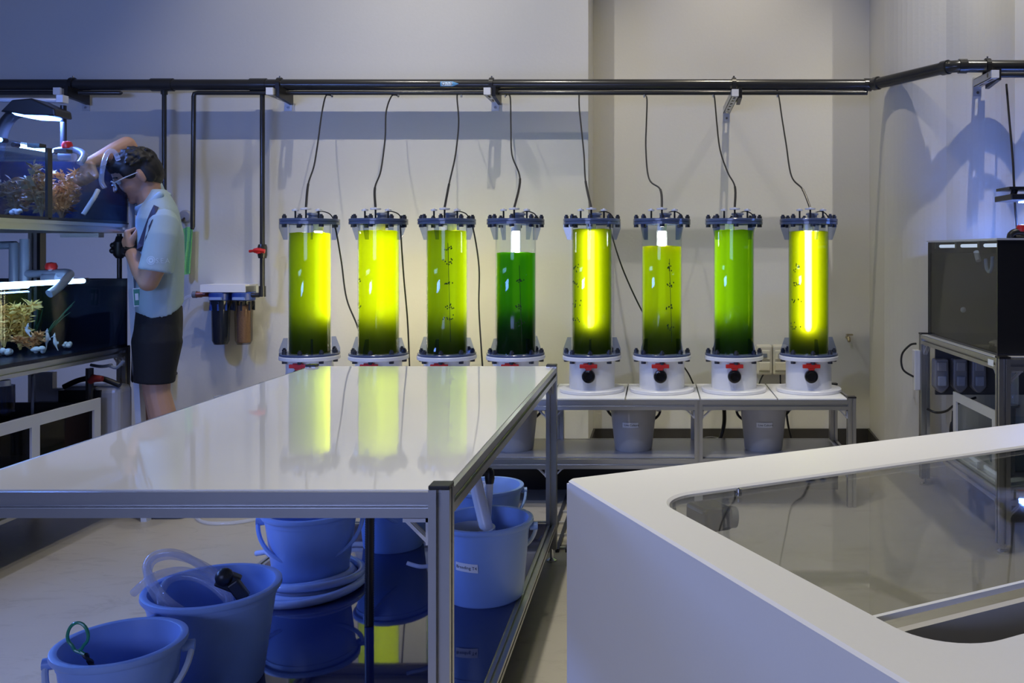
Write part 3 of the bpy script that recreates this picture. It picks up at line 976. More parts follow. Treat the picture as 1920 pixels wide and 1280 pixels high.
MB().tube(spline([P(1474, 770, 4.9), P(1478, 798, 4.9), P(1483, 820, 4.9), P(1485, 840, 4.9), Vector((.735, 4.9, .006))], 6), 0.006, 8).build('extension_cable', MATS['black'], label='black cable hanging right of the right grey bucket', cat='cable')

# wall sockets in the recess
for k_, px in enumerate((1431, 1461)):
    c0 = P(px, 700, YB)
    s = YB / F
    so = root('wall_socket', c0, ['cream weatherproof wall socket, the left one of the pair', 'cream weatherproof wall socket, the right one of the pair'][k_], 'socket', 'pair of wall sockets')
    w2 = 14.5 * s
    b = MB(); b.bb(c0.x - w2, c0.x + w2, YB - .07, YB, c0.z, c0.z + 55 * s); b.build('socket_box', mat('cream', (0.62, 0.58, 0.46), 0.4), so, bevel=0.012)
    MB().bb(c0.x - w2 * .72, c0.x + w2 * .72, YB - .078, YB - .068, c0.z + 28 * s, c0.z + 46 * s).build('cover', MATS['cream'], so, bevel=0.006)
    MB().bb(c0.x - w2 * .3, c0.x + w2 * .3, YB - .084, YB - .076, c0.z + 33 * s, c0.z + 40 * s).build('window', MATS['grey_pvc'], so)
    MB().bb(c0.x - w2 * .72, c0.x + w2 * .72, YB - .078, YB - .068, c0.z + 8 * s, c0.z + 24 * s).build('plug', MATS['cream'], so, bevel=0.005)
    MB().tube(spline([(c0.x, YB - .05, c0.z + .01), (c0.x + (-.03 if k_ == 0 else .0), YB - .06, c0.z - .05), (c0.x + (-.05 if k_ == 0 else .005), YB - .07, c0.z - .16), (c0.x - .05, YB - .07, c0.z - .35)], 6), 0.005, 7).build('socket_lead', MATS['black'], so)
# small brass wall tap
tp = root('wall_tap', P(1588, 632, YB), 'small brass tap on the wall right of the last column', 'tap')
c0 = P(1588, 632, YB)
MB().tube([c0, c0 + Vector((0, -.05, 0)), c0 + Vector((0, -.065, -.02))], [.011, .011, .009], 10).build('spout', mat('brass', (0.5, 0.42, 0.25), 0.3, 0.9), tp)
MB().bb(c0.x - .012, c0.x + .03, YB - .045, YB - .02, c0.z + .014, c0.z + .024).build('lever', MATS['brass'], tp, bevel=.003)

# ------------------------------------------------------------------ wall filter and towel
fy = 5.13
sf = F / fy
fz = lambda py: H - (py - CY) / sf
fxx = lambda px: (px - CX) / sf
fr_ = root('water_filter', (fxx(432), fy, fz(645)), 'twin-canister water filter hung on the left wall', 'filter')
fb = MB(); fb.bb(fxx(384), fxx(468), YL - .012, YL, fz(549), fz(534)); fb.bb(fxx(384), fxx(468), fy - .05, YL, fz(536), fz(533)); fb.bb(fxx(384), fxx(468), fy - .053, fy - .048, fz(547), fz(533))
fb.build('wall_bracket', MATS['white'], fr_)
for k_, px in enumerate((414, 457)):
    x = fxx(px)
    hd = MB(); hd.disc(0.062, fz(563), fz(548), 24, (x, fy, 0), bev=.004); hd.bb(x - .055, x + .055, fy - .03, fy + .03, fz(556), fz(547))
    hd_o = hd.build('filter_head', mat('filter_blue', (0.03, 0.07, 0.30), 0.3), fr_)
    MB().bb(x - .034, x + .034, fy - .068, fy - .058, fz(561), fz(556)).build('head_tab', mat('filter_pale', (0.25, 0.35, 0.65), 0.4), hd_o)
    cn = MB(); cn.lathe([(.058, fz(562)), (.060, fz(568)), (.052, fz(576)), (.050, fz(580)), (.046, fz(638)), (.036, fz(645)), (1e-4, fz(646))], 28, (x, fy, 0))
    cn.build('canister', mat('canister_smoke', (0.015, 0.02, 0.035), 0.12) if k_ == 0 else glass('canister_clear', (0.70, 0.66, 0.62), 0.9, .03), fr_, label=['dark smoked canister', 'clear canister'][k_])
    if k_ == 1:
        MB().disc(0.036, fz(642), fz(572), 24, (x, fy, 0), bev=.004).build('cartridge', mat('cartridge', (0.34, 0.22, 0.14), 0.8, 0, .15, bump=.3, nscale=120), fr_, label='brown pleated cartridge')
    for q in range(8):
        an = q * PI / 4 + .2
        MB().box((x + .055 * math.cos(an), fy + .055 * math.sin(an), fz(573)), (.008, .008, .05)).build('rib', MATS['filter_blue'] if k_ == 0 else MATS['canister_smoke'], fr_)
MB().tube([(fxx(367), fy, fz(552)), (fxx(378), fy, fz(552)), (fxx(380), fy, fz(552)), (fxx(392), fy, fz(552))], [.017, .017, .013, .013], 14).build('hose_fitting', mat('copper', (0.28, 0.10, 0.07), 0.35, .4), fr_)
MB().tube([(fxx(362), fy, fz(552)), (fxx(369), fy, fz(552))], .020, 14).build('fitting_nut', MATS['grey_pvc'], fr_)
MB().tube([(fxx(466), fy, fz(553)), (fxx(478), fy, fz(553))], .014, 12).build('outlet', MATS['white_pvc'], fr_)
MB().tube(spline([(fxx(366), fy, fz(552)), (fxx(352), fy, fz(556)), (fxx(338), fy, fz(568)), (fxx(325), fy, fz(590)), (fxx(310), fy, fz(640)), (fxx(300), fy, fz(760))], 7), .009, 10).build('filter_hose', MATS['hose_clear'], fr_, label='clear hose')

hk = root('wall_hook', P(349, 405, YL), 'round grey hook disc on the wall behind the person', 'hook')
c0 = P(349, 406, YL)
MB().lathe([(1e-4, 0), (.038, 0), (.038, .012), (.030, .02), (1e-4, .022)], 24, c0, axis='Y').build('hook_disc', mat('hook_grey', (0.25, 0.25, 0.27), .4), hk)
MB().tube(spline([c0 + Vector((0, -.02, -.01)), c0 + Vector((0, -.06, -.03)), c0 + Vector((0, -.075, -.02)), c0 + Vector((0, -.08, .0))], 5), .006, 8).build('hook_prong', MATS['black'], hk)
# towel: folded sheet with ripples
tw = MB()
tv, tf = [], []
NX, NY = 14, 24
y0 = YL - .075
for side in (0, 1):
    for b_ in range(NY + 1):
        for a_ in range(NX + 1):
            u_, v_ = a_ / NX, b_ / NY
            pxv = 343 + (359 - 343) * u_ + 2.0 * math.sin(v_ * 5) * (1 - u_) - 2.5 * v_ * u_
            pyv = 424 + 92 * v_ + 3 * (1 - u_) * (1 - v_) - 3.5 * u_ * v_ + 2 * (1 - v_) * (2 * u_ - 1) ** 2
            q = P(pxv, pyv, y0)
            q.y = y0 + (0.014 if side else 0) + .012 * math.sin(u_ * 9 + v_ * 2) * (0.3 + v_)
            tv.append(q)
m_ = (NX + 1) * (NY + 1)
for b_ in range(NY):
    for a_ in range(NX):
        i0 = b_ * (NX + 1) + a_
        tf.append((i0, i0 + 1, i0 + NX + 2, i0 + NX + 1)); tf.append((m_ + i0, m_ + i0 + NX + 1, m_ + i0 + NX + 2, m_ + i0 + 1))
rim = [a_ for a_ in range(NX + 1)] + [b_ * (NX + 1) + NX for b_ in range(1, NY + 1)] + [NY * (NX + 1) + a_ for a_ in reversed(range(NX))] + [b_ * (NX + 1) for b_ in reversed(range(1, NY))]
for a_, b_ in zip(rim, rim[1:] + rim[:1]):
    tf.append((a_, m_ + a_, m_ + b_, b_))
tw.add(tv, tf, True).build('towel', mat('towel_green', (0.16, 0.50, 0.20), 0.95, 0, .15, bump=.5, nscale=160), label='bright green towel hanging on the wall behind the person', cat='towel')


# ------------------------------------------------------------------ buckets
def bucket(c, r1, r0_, h_, m, lab, group, hang=0.0, tilt=0.10, hm=None, hrot=0.0, lip=0.010, handle=True):
    c = Vector(c)
    b = root('bucket', c, lab, 'bucket', group)
    t_ = 0.004
    prof = [(1e-4, 0.004), (r0_ - .012, 0.004), (r0_ - .010, 0), (r0_ - .004, 0), (r0_, 0.006), (r1 - 0.006, h_ - 0.03), (r1 - 0.004, h_ - .03), (r1 - .003, h_ - .014), (r1 + lip * .5, h_ - .014), (r1 + lip * .8, h_ - .009), (r1 + lip * .7, h_), (r1, h_ + .002), (r1 - .008, h_), (r1 - .012, h_ - .02), (r0_ - t_, 0.012), (1e-4, 0.010)]
    MB().lathe(prof, 44, c).build('bucket_body', m, b)
    if handle:
        pts = []
        ca, sa = math.cos(hrot), math.sin(hrot)
        R = r1 + lip + .004
        for j in range(25):
            an = PI * j / 24
            lx_ = R * math.cos(an)
            ly_ = -R * 1.0 * math.sin(an)
            # swing about the ear axis: hang = 0 horizontal, 1 straight down
            ha = hang
            yy = ly_ * math.cos(ha); zz_ = ly_ * math.sin(ha)
            pts.append(c + Vector((lx_ * ca - yy * sa, lx_ * sa + yy * ca, h_ - .028 + zz_)))
        MB().tube(pts, 0.0065, 8).build('handle', hm or m, b)
        for sg in (1, -1):
            e = c + Vector((sg * R * ca, sg * R * sa, h_ - .028))
            d_ = Vector((ca, sa, 0)) * sg
            MB().tube([e - d_ * .018, e + d_ * .006], .012, 10).build('ear', m, b)
    return b


def wrap_label(b, c, r1, r0_, h_, ang, z0, wd, hgt_, txt, size, shift=0.0, m=None, over=0.0012, sag=0.0):
    """paper label with lettering curved round the bucket side; ang is measured from the camera side (-Y)"""
    c = Vector(c)

    def pt(u, v, lift):
        zr = z0 + v
        r_ = r0_ + (r1 - r0_) * (zr / h_) + lift
        an = -PI / 2 + ang + u / r_
        return c + Vector((r_ * math.cos(an), r_ * math.sin(an), zr + sag * u))
    gv, gf = [], []
    n_ = 8
    for j in range(n_ + 1):
        for q in (0, 1):
            gv.append(pt(-wd / 2 + wd * j / n_, (-.5 + q) * hgt_, over))
    for j in range(n_):
        gf.append((2 * j, 2 * j + 2, 2 * j + 3, 2 * j + 1))
    lb_ = MB().add(gv, gf).build('label', MATS['paper'], b, label='white paper label reading ' + txt)
    tv_, tf_ = text_mesh(txt, size)
    MB().add([pt(v.x + shift, v.y, over + .0008) for v in tv_], tf_).build('lettering', MATS['ink'], lb_)


# grey buckets on the bench shelf
G1 = 'grey live culture buckets on the bench shelf'
for px, lab, hr in ((967, 'grey bucket on the bench shelf, half hidden by the white work table', .15), (1188, 'grey labelled bucket on the bench shelf, in the middle', -.1), (1430, 'grey labelled bucket on the bench shelf, nearest the right end', .05)):
    sg = 1700 / 4.50
    X = (px - CX) / sg
    bc = (X, 4.47, 0.2305)
    bb_ = bucket(bc, 0.118, 0.092, 0.225, MATS['bucket_grey'], lab, G1, hang=0.75, hm=MATS['black'], hrot=hr + PI)
    wrap_label(bb_, bc, 0.118, 0.092, 0.225, -0.12 + (0.05 if px > 1400 else 0), 0.135, 0.078, 0.024, 'Live Culture', 0.0145, 0.006)

# pale blue buckets under the work table (shelf top z = 0.15)
ZS = 0.15
G2 = 'pale blue buckets under the work table'
MBl = MATS['bucket_blue']
b1c = (-1.122, 1.90, ZS); bucket(b1c, .120, .092, .235, MBl, 'pale blue bucket holding a green loop, at the bottom left corner', G2, hang=.9, hrot=.35, hm=mat('handle_pale', (.55, .62, .72), .4))
b2c = (-1.085, 2.22, ZS); bucket(b2c, .150, .116, .235, MBl, 'pale blue bucket full of clear tubing', G2, hang=1.1, hrot=-2.0, hm=MATS['handle_pale'])
b3c = (-1.095, 2.88, ZS); bucket(b3c, .142, .110, .235, MBl, 'pale blue bucket standing inside a coil of clear hose', G2, hang=.85, hrot=.30)
b4c = (-0.94, 3.25, ZS); bucket(b4c, .132, .105, .235, MBl, 'pale blue bucket at the back of the shelf, seen beside the black conduit', G2, hang=.9, hrot=1.2)
b5c = (-0.523, 2.78, ZS); b5 = bucket(b5c, .139, .116, .233, MBl, 'pale blue labelled bucket holding white pipes, at the right edge of the shelf', G2, hang=.95, hrot=PI + .12, hm=MATS['handle_pale'])
wrap_label(b5, b5c, .139, .116, .233, -.26, .125, .072, .026, 'Breeding T4', .0135, 0, sag=-.06)
b6c = (-0.70, 3.75, 0.0); bucket(b6c, .145, .115, .235, MBl, 'pale blue bucket on the floor behind the table, with clear tubing inside', G2, hang=.8, hrot=.2)
# small white tub in the labelled bucket
tb_ = MB(); c5 = Vector(b5c); tb_.lathe([(1e-4, .0), (.06, 0), (.072, .17), (.076, .172), (.076, .180), (.069, .180), (.058, .01), (1e-4, .008)], 28, c5 + Vector((-.05, .02, .018)))
tb_.build('tub', mat('tub_white', (.6, .65, .72), .4), label='small white tub inside the labelled bucket', cat='tub')
# white pipes and brush leaning in the labelled bucket
for (a, bb2, r_, nm, lab) in (((918, 1015, 2.80), (884, 872, 2.86), .021, 'pvc_pipe', 'thick white pipe leaning out of the labelled bucket'), ((905, 1000, 2.86), (888, 880, 2.95), .012, 'pvc_pipe', 'thin white pipe leaning in the labelled bucket')):
    mb = MB(); mb.tube([P(*a), P(*bb2)], r_, 16); mb.build(nm, MATS['white_pvc'], label=lab, cat='pipe', group='pipes standing in the labelled bucket')
br = root('bottle_brush', P(912, 1000, 2.84), 'white-handled brush with a black tip in the labelled bucket', 'brush')
MB().tube([P(912, 1005, 2.84), P(918, 904, 2.88)], .012, 12).build('brush_handle', MATS['white_pvc'], br)
MB().tube([P(918, 906, 2.88), P(918, 896, 2.88), P(918, 882, 2.88), P(919, 877, 2.88)], [.013, .016, .014, .006], 12).build('brush_tip', MATS['black'], br)

# green loop wand in the corner bucket
wd = root('loop_wand', (-1.12, 1.93, ZS + .02), 'twisted wand with a green loop at the top, in the corner bucket', 'wand')
cl = P(146, 1194, 1.83)
pts = []
for j in range(21):
    an = -PI / 2 + 2 * PI * (j + .0) / 20
    rx_ = .021 * (1 - .25 * max(0, -math.sin(an))); rz_ = .029
    pts.append(cl + Vector((rx_ * math.cos(an) * (1.0 if math.sin(an) > -.5 else .8), 0, rz_ * math.sin(an))))
pts = [P(158, 1226, 1.83)] + pts[1:-1] + [P(159, 1226, 1.83)]
MB().tube(spline(pts, 3), .0032, 8).build('loop', mat('green_wire', (.03, .28, .16), .25), wd)
tw1 = []
base0, base1 = P(159, 1226, 1.83), Vector((-1.07, 1.90, ZS + .03))
for ph in (0, PI):
    pth = []
    for j in range(41):
        q = base0.lerp(base1, j / 40)
        pth.append(q + Vector((math.cos(j * 1.1 + ph), math.sin(j * 1.1 + ph), 0)) * .0028)
    tw1.append(pth)
mb = MB(); mb.tube(tw1[0], .0034, 6); mb.tube(tw1[1], .0034, 6); mb.build('twisted_stem', MATS['black'], wd)

# clear tubing stuffed into the second bucket
tb2 = root('clear_tubing', (-1.085, 2.22, ZS + .02), 'loops of clear plastic tubing stuffed into the second bucket', 'tubing')
B2 = Vector(b2c)
dq = 2.2
L1 = [P(250, 1112, dq), P(272, 1092, dq), P(300, 1076, dq + .02), P(345, 1070, dq + .06), P(400, 1085, dq + .08), P(450, 1112, dq + .07), P(470, 1140, dq + .05), P(440, 1180, dq + .02), P(380, 1190, dq - .05)]
L2 = [P(345, 1148, dq - .07), P(310, 1122, dq - .06), P(285, 1090, dq - .03), P(275, 1060, dq), P(292, 1040, dq + .02), P(325, 1036, dq + .03), P(360, 1050, dq + .05), P(400, 1080, dq + .07), P(430, 1120, dq + .06), P(420, 1170, dq + .02)]
L3 = [P(325, 1150, dq - .08), P(298, 1125, dq - .05), P(278, 1085, dq - .02), P(283, 1055, dq + .02), P(310, 1042, dq + .04), P(345, 1045, dq + .06), P(385, 1062, dq + .08), P(425, 1090, dq + .09), P(455, 1125, dq + .08), P(450, 1165, dq + .03)]
L4 = [P(300, 1140, dq - .06), P(302, 1110, dq), P(320, 1086, dq + .06), P(355, 1080, dq + .08), P(395, 1096, dq + .08), P(430, 1130, dq + .07), P(440, 1165, dq + .04)]
for L in (L1, L2, L3, L4):
    MB().tube(spline(L, 8), .0098, 10).build('tube_loop', MATS['hose_clear'], tb2)
ck = MB(); cc = P(428, 1088, dq + .02)
ck.box(cc, (.05, .03, .04), Euler((0, .5, .3)).to_matrix()); ck.box(cc + Vector((.03, -.01, -.02)), (.03, .02, .05), Euler((0, -.6, .2)).to_matrix()); ck.ball(cc + Vector((-.005, -.01, .012)), .022, 10, 8)
ck.build('tube_clamp', MATS['black'], tb2, bevel=.004)

# coil of hose around the third bucket
hc = root('hose_coil', (-1.10, 2.85, ZS), 'coil of clear hose lying round the foot of a bucket on the shelf', 'hose')
for q in range(5):
    R = .135 + .022 * (q % 3) - .01 * (q // 3); zc = ZS + .0125 + .023 * (q // 3)
    off = Vector((.012 * math.sin(q * 2.1), .012 * math.cos(q * 1.7) - .01, 0))
    pts = [Vector((-1.095, 2.87, zc)) + off + Vector((R * math.cos(a_), R * 1.0 * math.sin(a_), .004 * math.sin(a_ * 2 + q))) for a_ in [2 * PI * j / 40 for j in range(40)]]
    MB().tube(pts, .0125, 10, closed=True).build('coil_turn', MATS['hose_milky'], hc)
MB().tube([P(481, 1037, 3.0), P(500, 1034, 2.98), P(520, 1050, 2.9)], .009, 10).build('hose_end', MATS['hose_milky'], hc)
# hose arc on the floor behind the table
MB().tube(spline([Vector((x_, y_, .0085)) for x_, y_ in ((-2.10, 4.12), (-2.02, 4.02), (-1.94, 3.98), (-1.84, 4.0), (-1.76, 4.08), (-1.74, 4.2), (-1.82, 4.3), (-1.95, 4.32), (-2.05, 4.26))], 8), .008, 10).build('floor_hose', MATS['hose_clear'], label='clear hose looped on the floor behind the table', cat='hose')
# tubing in the bucket on the floor
B6 = Vector(b6c)
t6 = root('clear_tubing', B6 + Vector((0, 0, .01)), 'clear tubing bunched in the bucket on the floor behind the table', 'tubing')
for q in range(3):
    pts = [B6 + Vector((-.06 + .05 * math.cos(a_) * (1 + .1 * q), -.02 + .05 * math.sin(a_ + q), .20 + .04 * math.sin(a_ * 1 + q * 1.3))) for a_ in [2 * PI * j / 24 for j in range(24)]]
    MB().tube(pts, .008, 8, closed=True).build('tube_loop', MATS['hose_clear'], t6)

# corrugated conduit standing on the shelf
cd = MB(); n = 160
c0 = P(692, 1172, 2.55); z0, z1 = .15, .70
pts = [Vector((c0.x + .004 * (j / n), c0.y, z0 + (z1 - z0) * j / n)) for j in range(n + 1)]
cd.tube(pts, [.0122 + .0012 * (j % 2) for j in range(n + 1)], 12)
cd.build('conduit', MATS['black'], label='black corrugated conduit standing on the navy shelf', cat='conduit')
# white net handle end by the table leg
MB().tube(spline([P(763, 1055, 2.6), P(775, 1059, 2.6), P(790, 1062, 2.6), P(812, 1060, 2.62)], 5), .006, 8).build('spare_hose', MATS['hose_milky'], label='short clear hose end on the navy shelf beside the front leg', cat='hose')

# floor drain grating between table and counter
gr = root('floor_grating', (-.25, 4.1, 0), 'dark metal floor grating in front of the bench', 'grating')
for q in range(14):
    x = -.435 + q * .04
    MB().bb(x - .007, x + .007, 3.62, 4.55, .0, .014).build('bar', MATS['bolt'], gr)
for q in range(6):
    y = 3.66 + q * .17
    MB().bb(-.445, .09, y - .006, y + .006, .0, .010).build('cross_bar', MATS['alu_cast'], gr)
# clear measuring cylinder behind the table
mc = MB(); c0 = P(416, 742, 4.3)
mc.lathe([(.035, 0), (.034, .002), (.034, c0.z), (.037, c0.z), (.037, c0.z - .006), (.0355, c0.z - .008), (.0355, .004), (.05, .002), (.05, 0), (.035, 0)], 24, (c0.x, c0.y, 0))
mc.build('measuring_cylinder', MATS['hose_clear'], label='tall clear measuring cylinder on the floor behind the table', cat='cylinder')

# ------------------------------------------------------------------ left tank rack
XF = -2.40
mat('panel_navy', (0.008, 0.010, 0.022), 0.25, 0, .1)
mat('panel_grey', (0.035, 0.034, 0.033), 0.5, 0, .1)
mat('frame_white', (0.62, 0.63, 0.66), 0.4, 0, .02)
LEDB = emit('led_cyan', (0.15, 0.38, 1.0), 42.0)
LEDW = emit('led_pale', (0.34, 0.58, 1.0), 17.0)


def extr_frame(r0, x0, x1, y0, y1, zs, posts, wv, top):
    xm = (x0, x1)
    for z in zs:
        for x in xm:
            rail('long_rail', (x, y0 + wv / 2, z), (x, y1 - wv / 2, z), wv, r0)
        for y in (y0, y1):
            rail('cross_rail', (x0 + wv / 2, y, z), (x1 - wv / 2, y, z), wv, r0) if x0 < x1 else rail('cross_rail', (x1 + wv / 2, y, z), (x0 - wv / 2, y, z), wv, r0)


rk = root('tank_rack', (-2.7, 3.3, 0), 'two-tier aluminium rack holding the fish tanks along the left side', 'rack')
wv = .04
RX0, RX1, RY0, RY1 = -3.05, XF - .02, 2.3, 4.12
for z in (.22, .75, 1.305):
    for x in (RX0, RX1):
        rail('long_rail', (x, RY0 + .02, z), (x, RY1 - .02, z), wv, rk)
    for y in (RY0, RY1):
        rail('cross_rail', (RX0 + .02, y, z), (RX1 - .02, y, z), wv, rk)
for x, y, zt in ((RX1, RY1, .77), (RX1, RY0, 1.325), (RX0, RY1, 1.325), (RX0, RY0, 1.325), (-2.82, RY1 - .0, 1.285)):
    l = rail('post', (x, y, .03), (x, y, zt), wv, rk)
    MB().lathe([(1e-4, 0), (.02, 0), (.02, .006), (.008, .012), (.007, .03)], 12, (x, y, 0)).build('foot', MATS['steel'], l)
angle_bracket(rk, (RX1, RY1 - .02, .73), (0, -1, 0), (0, 0, -1), (1, 0, 0), .045)
MB().bb(-3.04, -2.44, RY0, RY1, .24, .245).build('shelf_panel', MATS['panel_navy'], rk)
MB().bb(RX0 + .02, XF + .001, RY0, RY1 + .015, .77, .775).build('tank_deck', MATS['panel_navy'], rk)
MB().bb(RX0 + .02, XF + .001, RY0, RY1 + .015, 1.325, 1.33).build('tank_deck', MATS['panel_navy'], rk)
MB().bb(-2.80, -2.785, RY1 - .02, RY1 + .02, .78, 1.285).build('post_cover', MATS['black'], rk)


def tank(name, x0, x1, y0, y1, z0, z1, lab, opaque, wl, gm='tank_glass', wm='water'):
    """glass box; opaque: names of sides that are dark panels (xlo, xhi, ylo, yhi)"""
    t_ = .008
    r0 = root(name, ((x0 + x1) / 2, (y0 + y1) / 2, z0), lab, 'aquarium')
    sides = {'xlo': (x0, x0 + t_, y0 + t_, y1 - t_), 'xhi': (x1 - t_, x1, y0 + t_, y1 - t_), 'ylo': (x0, x1, y0, y0 + t_), 'yhi': (x0, x1, y1 - t_, y1)}
    for kx, (a, b, c_, d_) in sides.items():
        if kx in opaque:
            MB().bb(a, b, c_, d_, z0 + t_, z1).build('dark_panel', MATS[opaque[kx]], r0)
        else:
            MB().bb(a, b, c_, d_, z0 + t_, z1).build('pane', MATS[gm], r0)
    MB().bb(x0, x1, y0, y1, z0, z0 + t_).build('tank_floor', MATS['panel_navy'], r0)
    MB().bb(x0 + t_ * 1.2, x1 - t_ * 1.2, y0 + t_ * 1.2, y1 - t_ * 1.2, z0 + t_, wl).build('water', MATS[wm], r0)
    return r0


dk = {'xlo': 'panel_navy', 'yhi': 'panel_navy'}
tankL = tank('aquarium', -3.0, XF - .002, 2.75, 4.12, .775, 1.08, 'lower fish tank with yellow coral and white seahorses', dk, 1.045)
tankU = tank('aquarium', -2.98, XF - .002, 3.60, 4.12, 1.33, 1.61, 'upper fish tank the person reaches into', dk, 1.575)
tankV = tank('aquarium', -2.98, XF - .002, 2.60, 3.585, 1.33, 1.61, 'upper fish tank at the left edge of the picture', {'xlo': 'panel_navy'}, 1.575)
for yy in (3.60, 3.586):
    MB().bb(XF - .012, XF - .001, yy - .007, yy + .007, 1.335, 1.61).build('corner_seam', MATS['black'], tankU if yy > 3.59 else tankV)
# clips and clear cover sheets
MB().bb(-2.95, XF - .01, 2.62, 3.56, 1.614, 1.618).build('cover_sheet', MATS['tank_glass'], tankV)
MB().bb(XF - .05, XF - .001, 3.53, 3.57, 1.607, 1.622).build('clip', MATS['black'], tankV)
MB().bb(-2.95, XF - .30, 3.62, 4.1, 1.614, 1.618).build('cover_sheet', MATS['tank_glass'], tankU)
MB().bb(XF - .07, XF - .02, 3.72, 3.76, 1.607, 1.622).build('clip', MATS['black'], tankU)


def led_strip(p0, p1, lab, m, r_=.010):
    r0 = root('led_strip', p0, lab, 'lamp', 'tank light strips')
    p0, p1 = Vector(p0), Vector(p1)
    MB().tube([p0, p1], r_, 12).build('lamp_tube', m, r0)
    d_ = (p1 - p0).normalized()
    MB().tube([p1, p1 + d_ * .03], r_ * 1.25, 12).build('end_cap', MATS['black'], r0)
    MB().tube([p0 - d_ * .03, p0], r_ * 1.25, 12).build('end_cap', MATS['black'], r0)


led_strip((-2.47, 2.8, 1.075), (-2.47, 3.91, 1.075), 'long cyan light strip over the front of the lower tank', LEDW)
led_strip((-2.60, 2.8, 1.060), (-2.60, 3.75, 1.060), 'short cyan light strip further back in the lower tank', LEDW)
led_strip((-2.53, 2.7, 1.632), (-2.53, 3.50, 1.632), 'cyan light strip lying on the left upper tank', LEDB, .008)
led_strip((-2.56, 3.64, 1.627), (-2.56, 3.84, 1.627), 'cyan light strip lying on the upper tank beside the red knob', emit('led_cyan_dim', (0.28, 0.50, 1.0), 34.0), .008)

# spot lamp on a bent arm over the upper tank
lp_ = root('tank_lamp', P(70, 210, 4.0), 'black aquarium lamp shining blue over the upper tanks', 'lamp')
q = lambda a, b, d_=4.0: P(a, b, d_)
hd = MB(); hd.prism([(q(18, 0).x, q(0, 213).z), (q(40, 0).x, q(0, 191).z), (q(75, 0).x, q(0, 188).z), (q(118, 0).x, q(0, 207).z), (q(120, 0).x, q(0, 221).z), (q(62, 0).x, q(0, 219).z), (q(35, 0).x, q(0, 214).z)], (0, 4.0, 0), (1, 0, 0), (0, 0, 1), (0, 1, 0), .12)
hd.build('lamp_head', MATS['black'], lp_, bevel=.006)
em = MB()
em.prism([(q(36, 0).x, q(0, 213.5).z), (q(62, 0).x, q(0, 218.5).z), (q(106, 0).x, q(0, 220.5).z), (q(100, 0).x, q(0, 224).z), (q(64, 0).x, q(0, 222.5).z), (q(44, 0).x, q(0, 219).z)], (0, 4.0, 0), (1, 0, 0), (0, 0, 1), (0, 1, 0), .10)
em.build('led_lens', emit('led_blue', (0.10, 0.25, 1.0), 40.0), lp_)
area(q(75, 226), q(75, 400), 16, BLUE, .16, .10, 170)
MB().tube(spline([q(-6, 300), q(0, 262), q(8, 236), q(24, 216), q(48, 207), q(80, 205)], 6), .026, 14).build('bent_arm', MATS['black'], lp_)
MB().tube([q(119, 198, 4.05), q(119, 300, 4.05)], .013, 10).build('post', MATS['black'], lp_)
wa = MB(); wa.tube([q(-30, 187, 4.05), q(118, 189, 4.05)], .010, 8); wa.bb(q(111, 0, 4.05).x, q(123, 0, 4.05).x, 4.03, 4.07, q(0, 193, 4.05).z, q(0, 179, 4.05).z)
wa.build('cross_bar', MATS['frame_white'], lp_)


def pipe_knob(pts, knob, lab, r_=.017, kr=.021, m='grey_pvc', body=None):
    r0 = root('tank_plumbing', pts[0], lab, 'plumbing')
    MB().tube(spline(pts, 4), r_, 12).build('pipe_run', MATS[m], r0)
    kb = Vector(knob)
    MB().tube([kb + Vector((0, 0, -.05)), kb + Vector((0, 0, -.012))], r_ * .8, 10).build('valve_stem', MATS[m], r0)
    MB().tube([kb + Vector((-.03, 0, -.05)), kb + Vector((.03, 0, -.05))], r_ * 1.5, 14).build('valve_body', MATS[m], r0)
    MB().lathe([(1e-4, -.014), (kr, -.014), (kr * 1.1, 0), (kr * .85, .014), (1e-4, .018)], 14, kb).build('knob', MATS['red'], r0)
    return r0


mat('pvc_blue', (0.22, 0.26, 0.34), 0.3, 0, .03)
pd = 3.85
pk = pipe_knob([P(50, 513, pd), P(85, 513, pd), P(122, 511, pd), P(131, 514, pd - .02), P(126, 522, pd - .06), P(108, 540, pd - .14), P(92, 551, pd - .18)], P(96, 499, pd), 'grey pipe with a red knob bending down into the lower tank', .017, .022, 'pvc_blue')
MB().tube([P(46, 448, pd), P(46, 530, pd)], .018, 12).build('riser', MATS['pvc_blue'], pk)
MB().tube([P(27, 455, pd + .03), P(27, 545, pd + .03)], .020, 12).build('riser', MATS['pvc_blue'], pk)
MB().tube([P(-20, 460, pd + .03), P(0, 460, pd + .03), P(30, 459, pd + .03)], .017, 12).build('elbow', MATS['pvc_blue'], pk)
pk2 = pipe_knob([P(95, 286, 3.98), P(115, 281, 3.98), P(140, 281, 3.98), P(158, 290, 3.96), P(150, 306, 3.92)], P(126, 272, 3.98), 'grey pipe with a pink-red knob above the upper tank', .014, .020, 'pvc_blue')
vp = root('union_pipe', P(224, 520, 4.15), 'black pipe with a bulky union between the two tiers, beside the watch', 'pipe')
MB().tube([P(224, 438, 4.16), P(224, 560, 4.16)], .0105, 12).build('pipe_run', MATS['pipe'], vp)
un = MB(); un.tube([P(224, 443, 4.16), P(224, 452, 4.16), P(224, 454, 4.16), P(224, 478, 4.16), P(224, 484, 4.16)], [.014, .020, .026, .026, .014], 12); un.ball(P(212, 460, 4.15), .014, 8, 6); un.ball(P(211, 470, 4.15), .014, 8, 6)
un.build('union_nut', MATS['black'], vp)
# hanger bracket under the upper rail
MB().bb(P(118, 0, 4.08).x, P(190, 0, 4.08).x, 4.06, 4.10, P(0, 445, 4.08).z, P(0, 437, 4.08).z).build('shelf_hanger', MATS['frame_white'], rk)

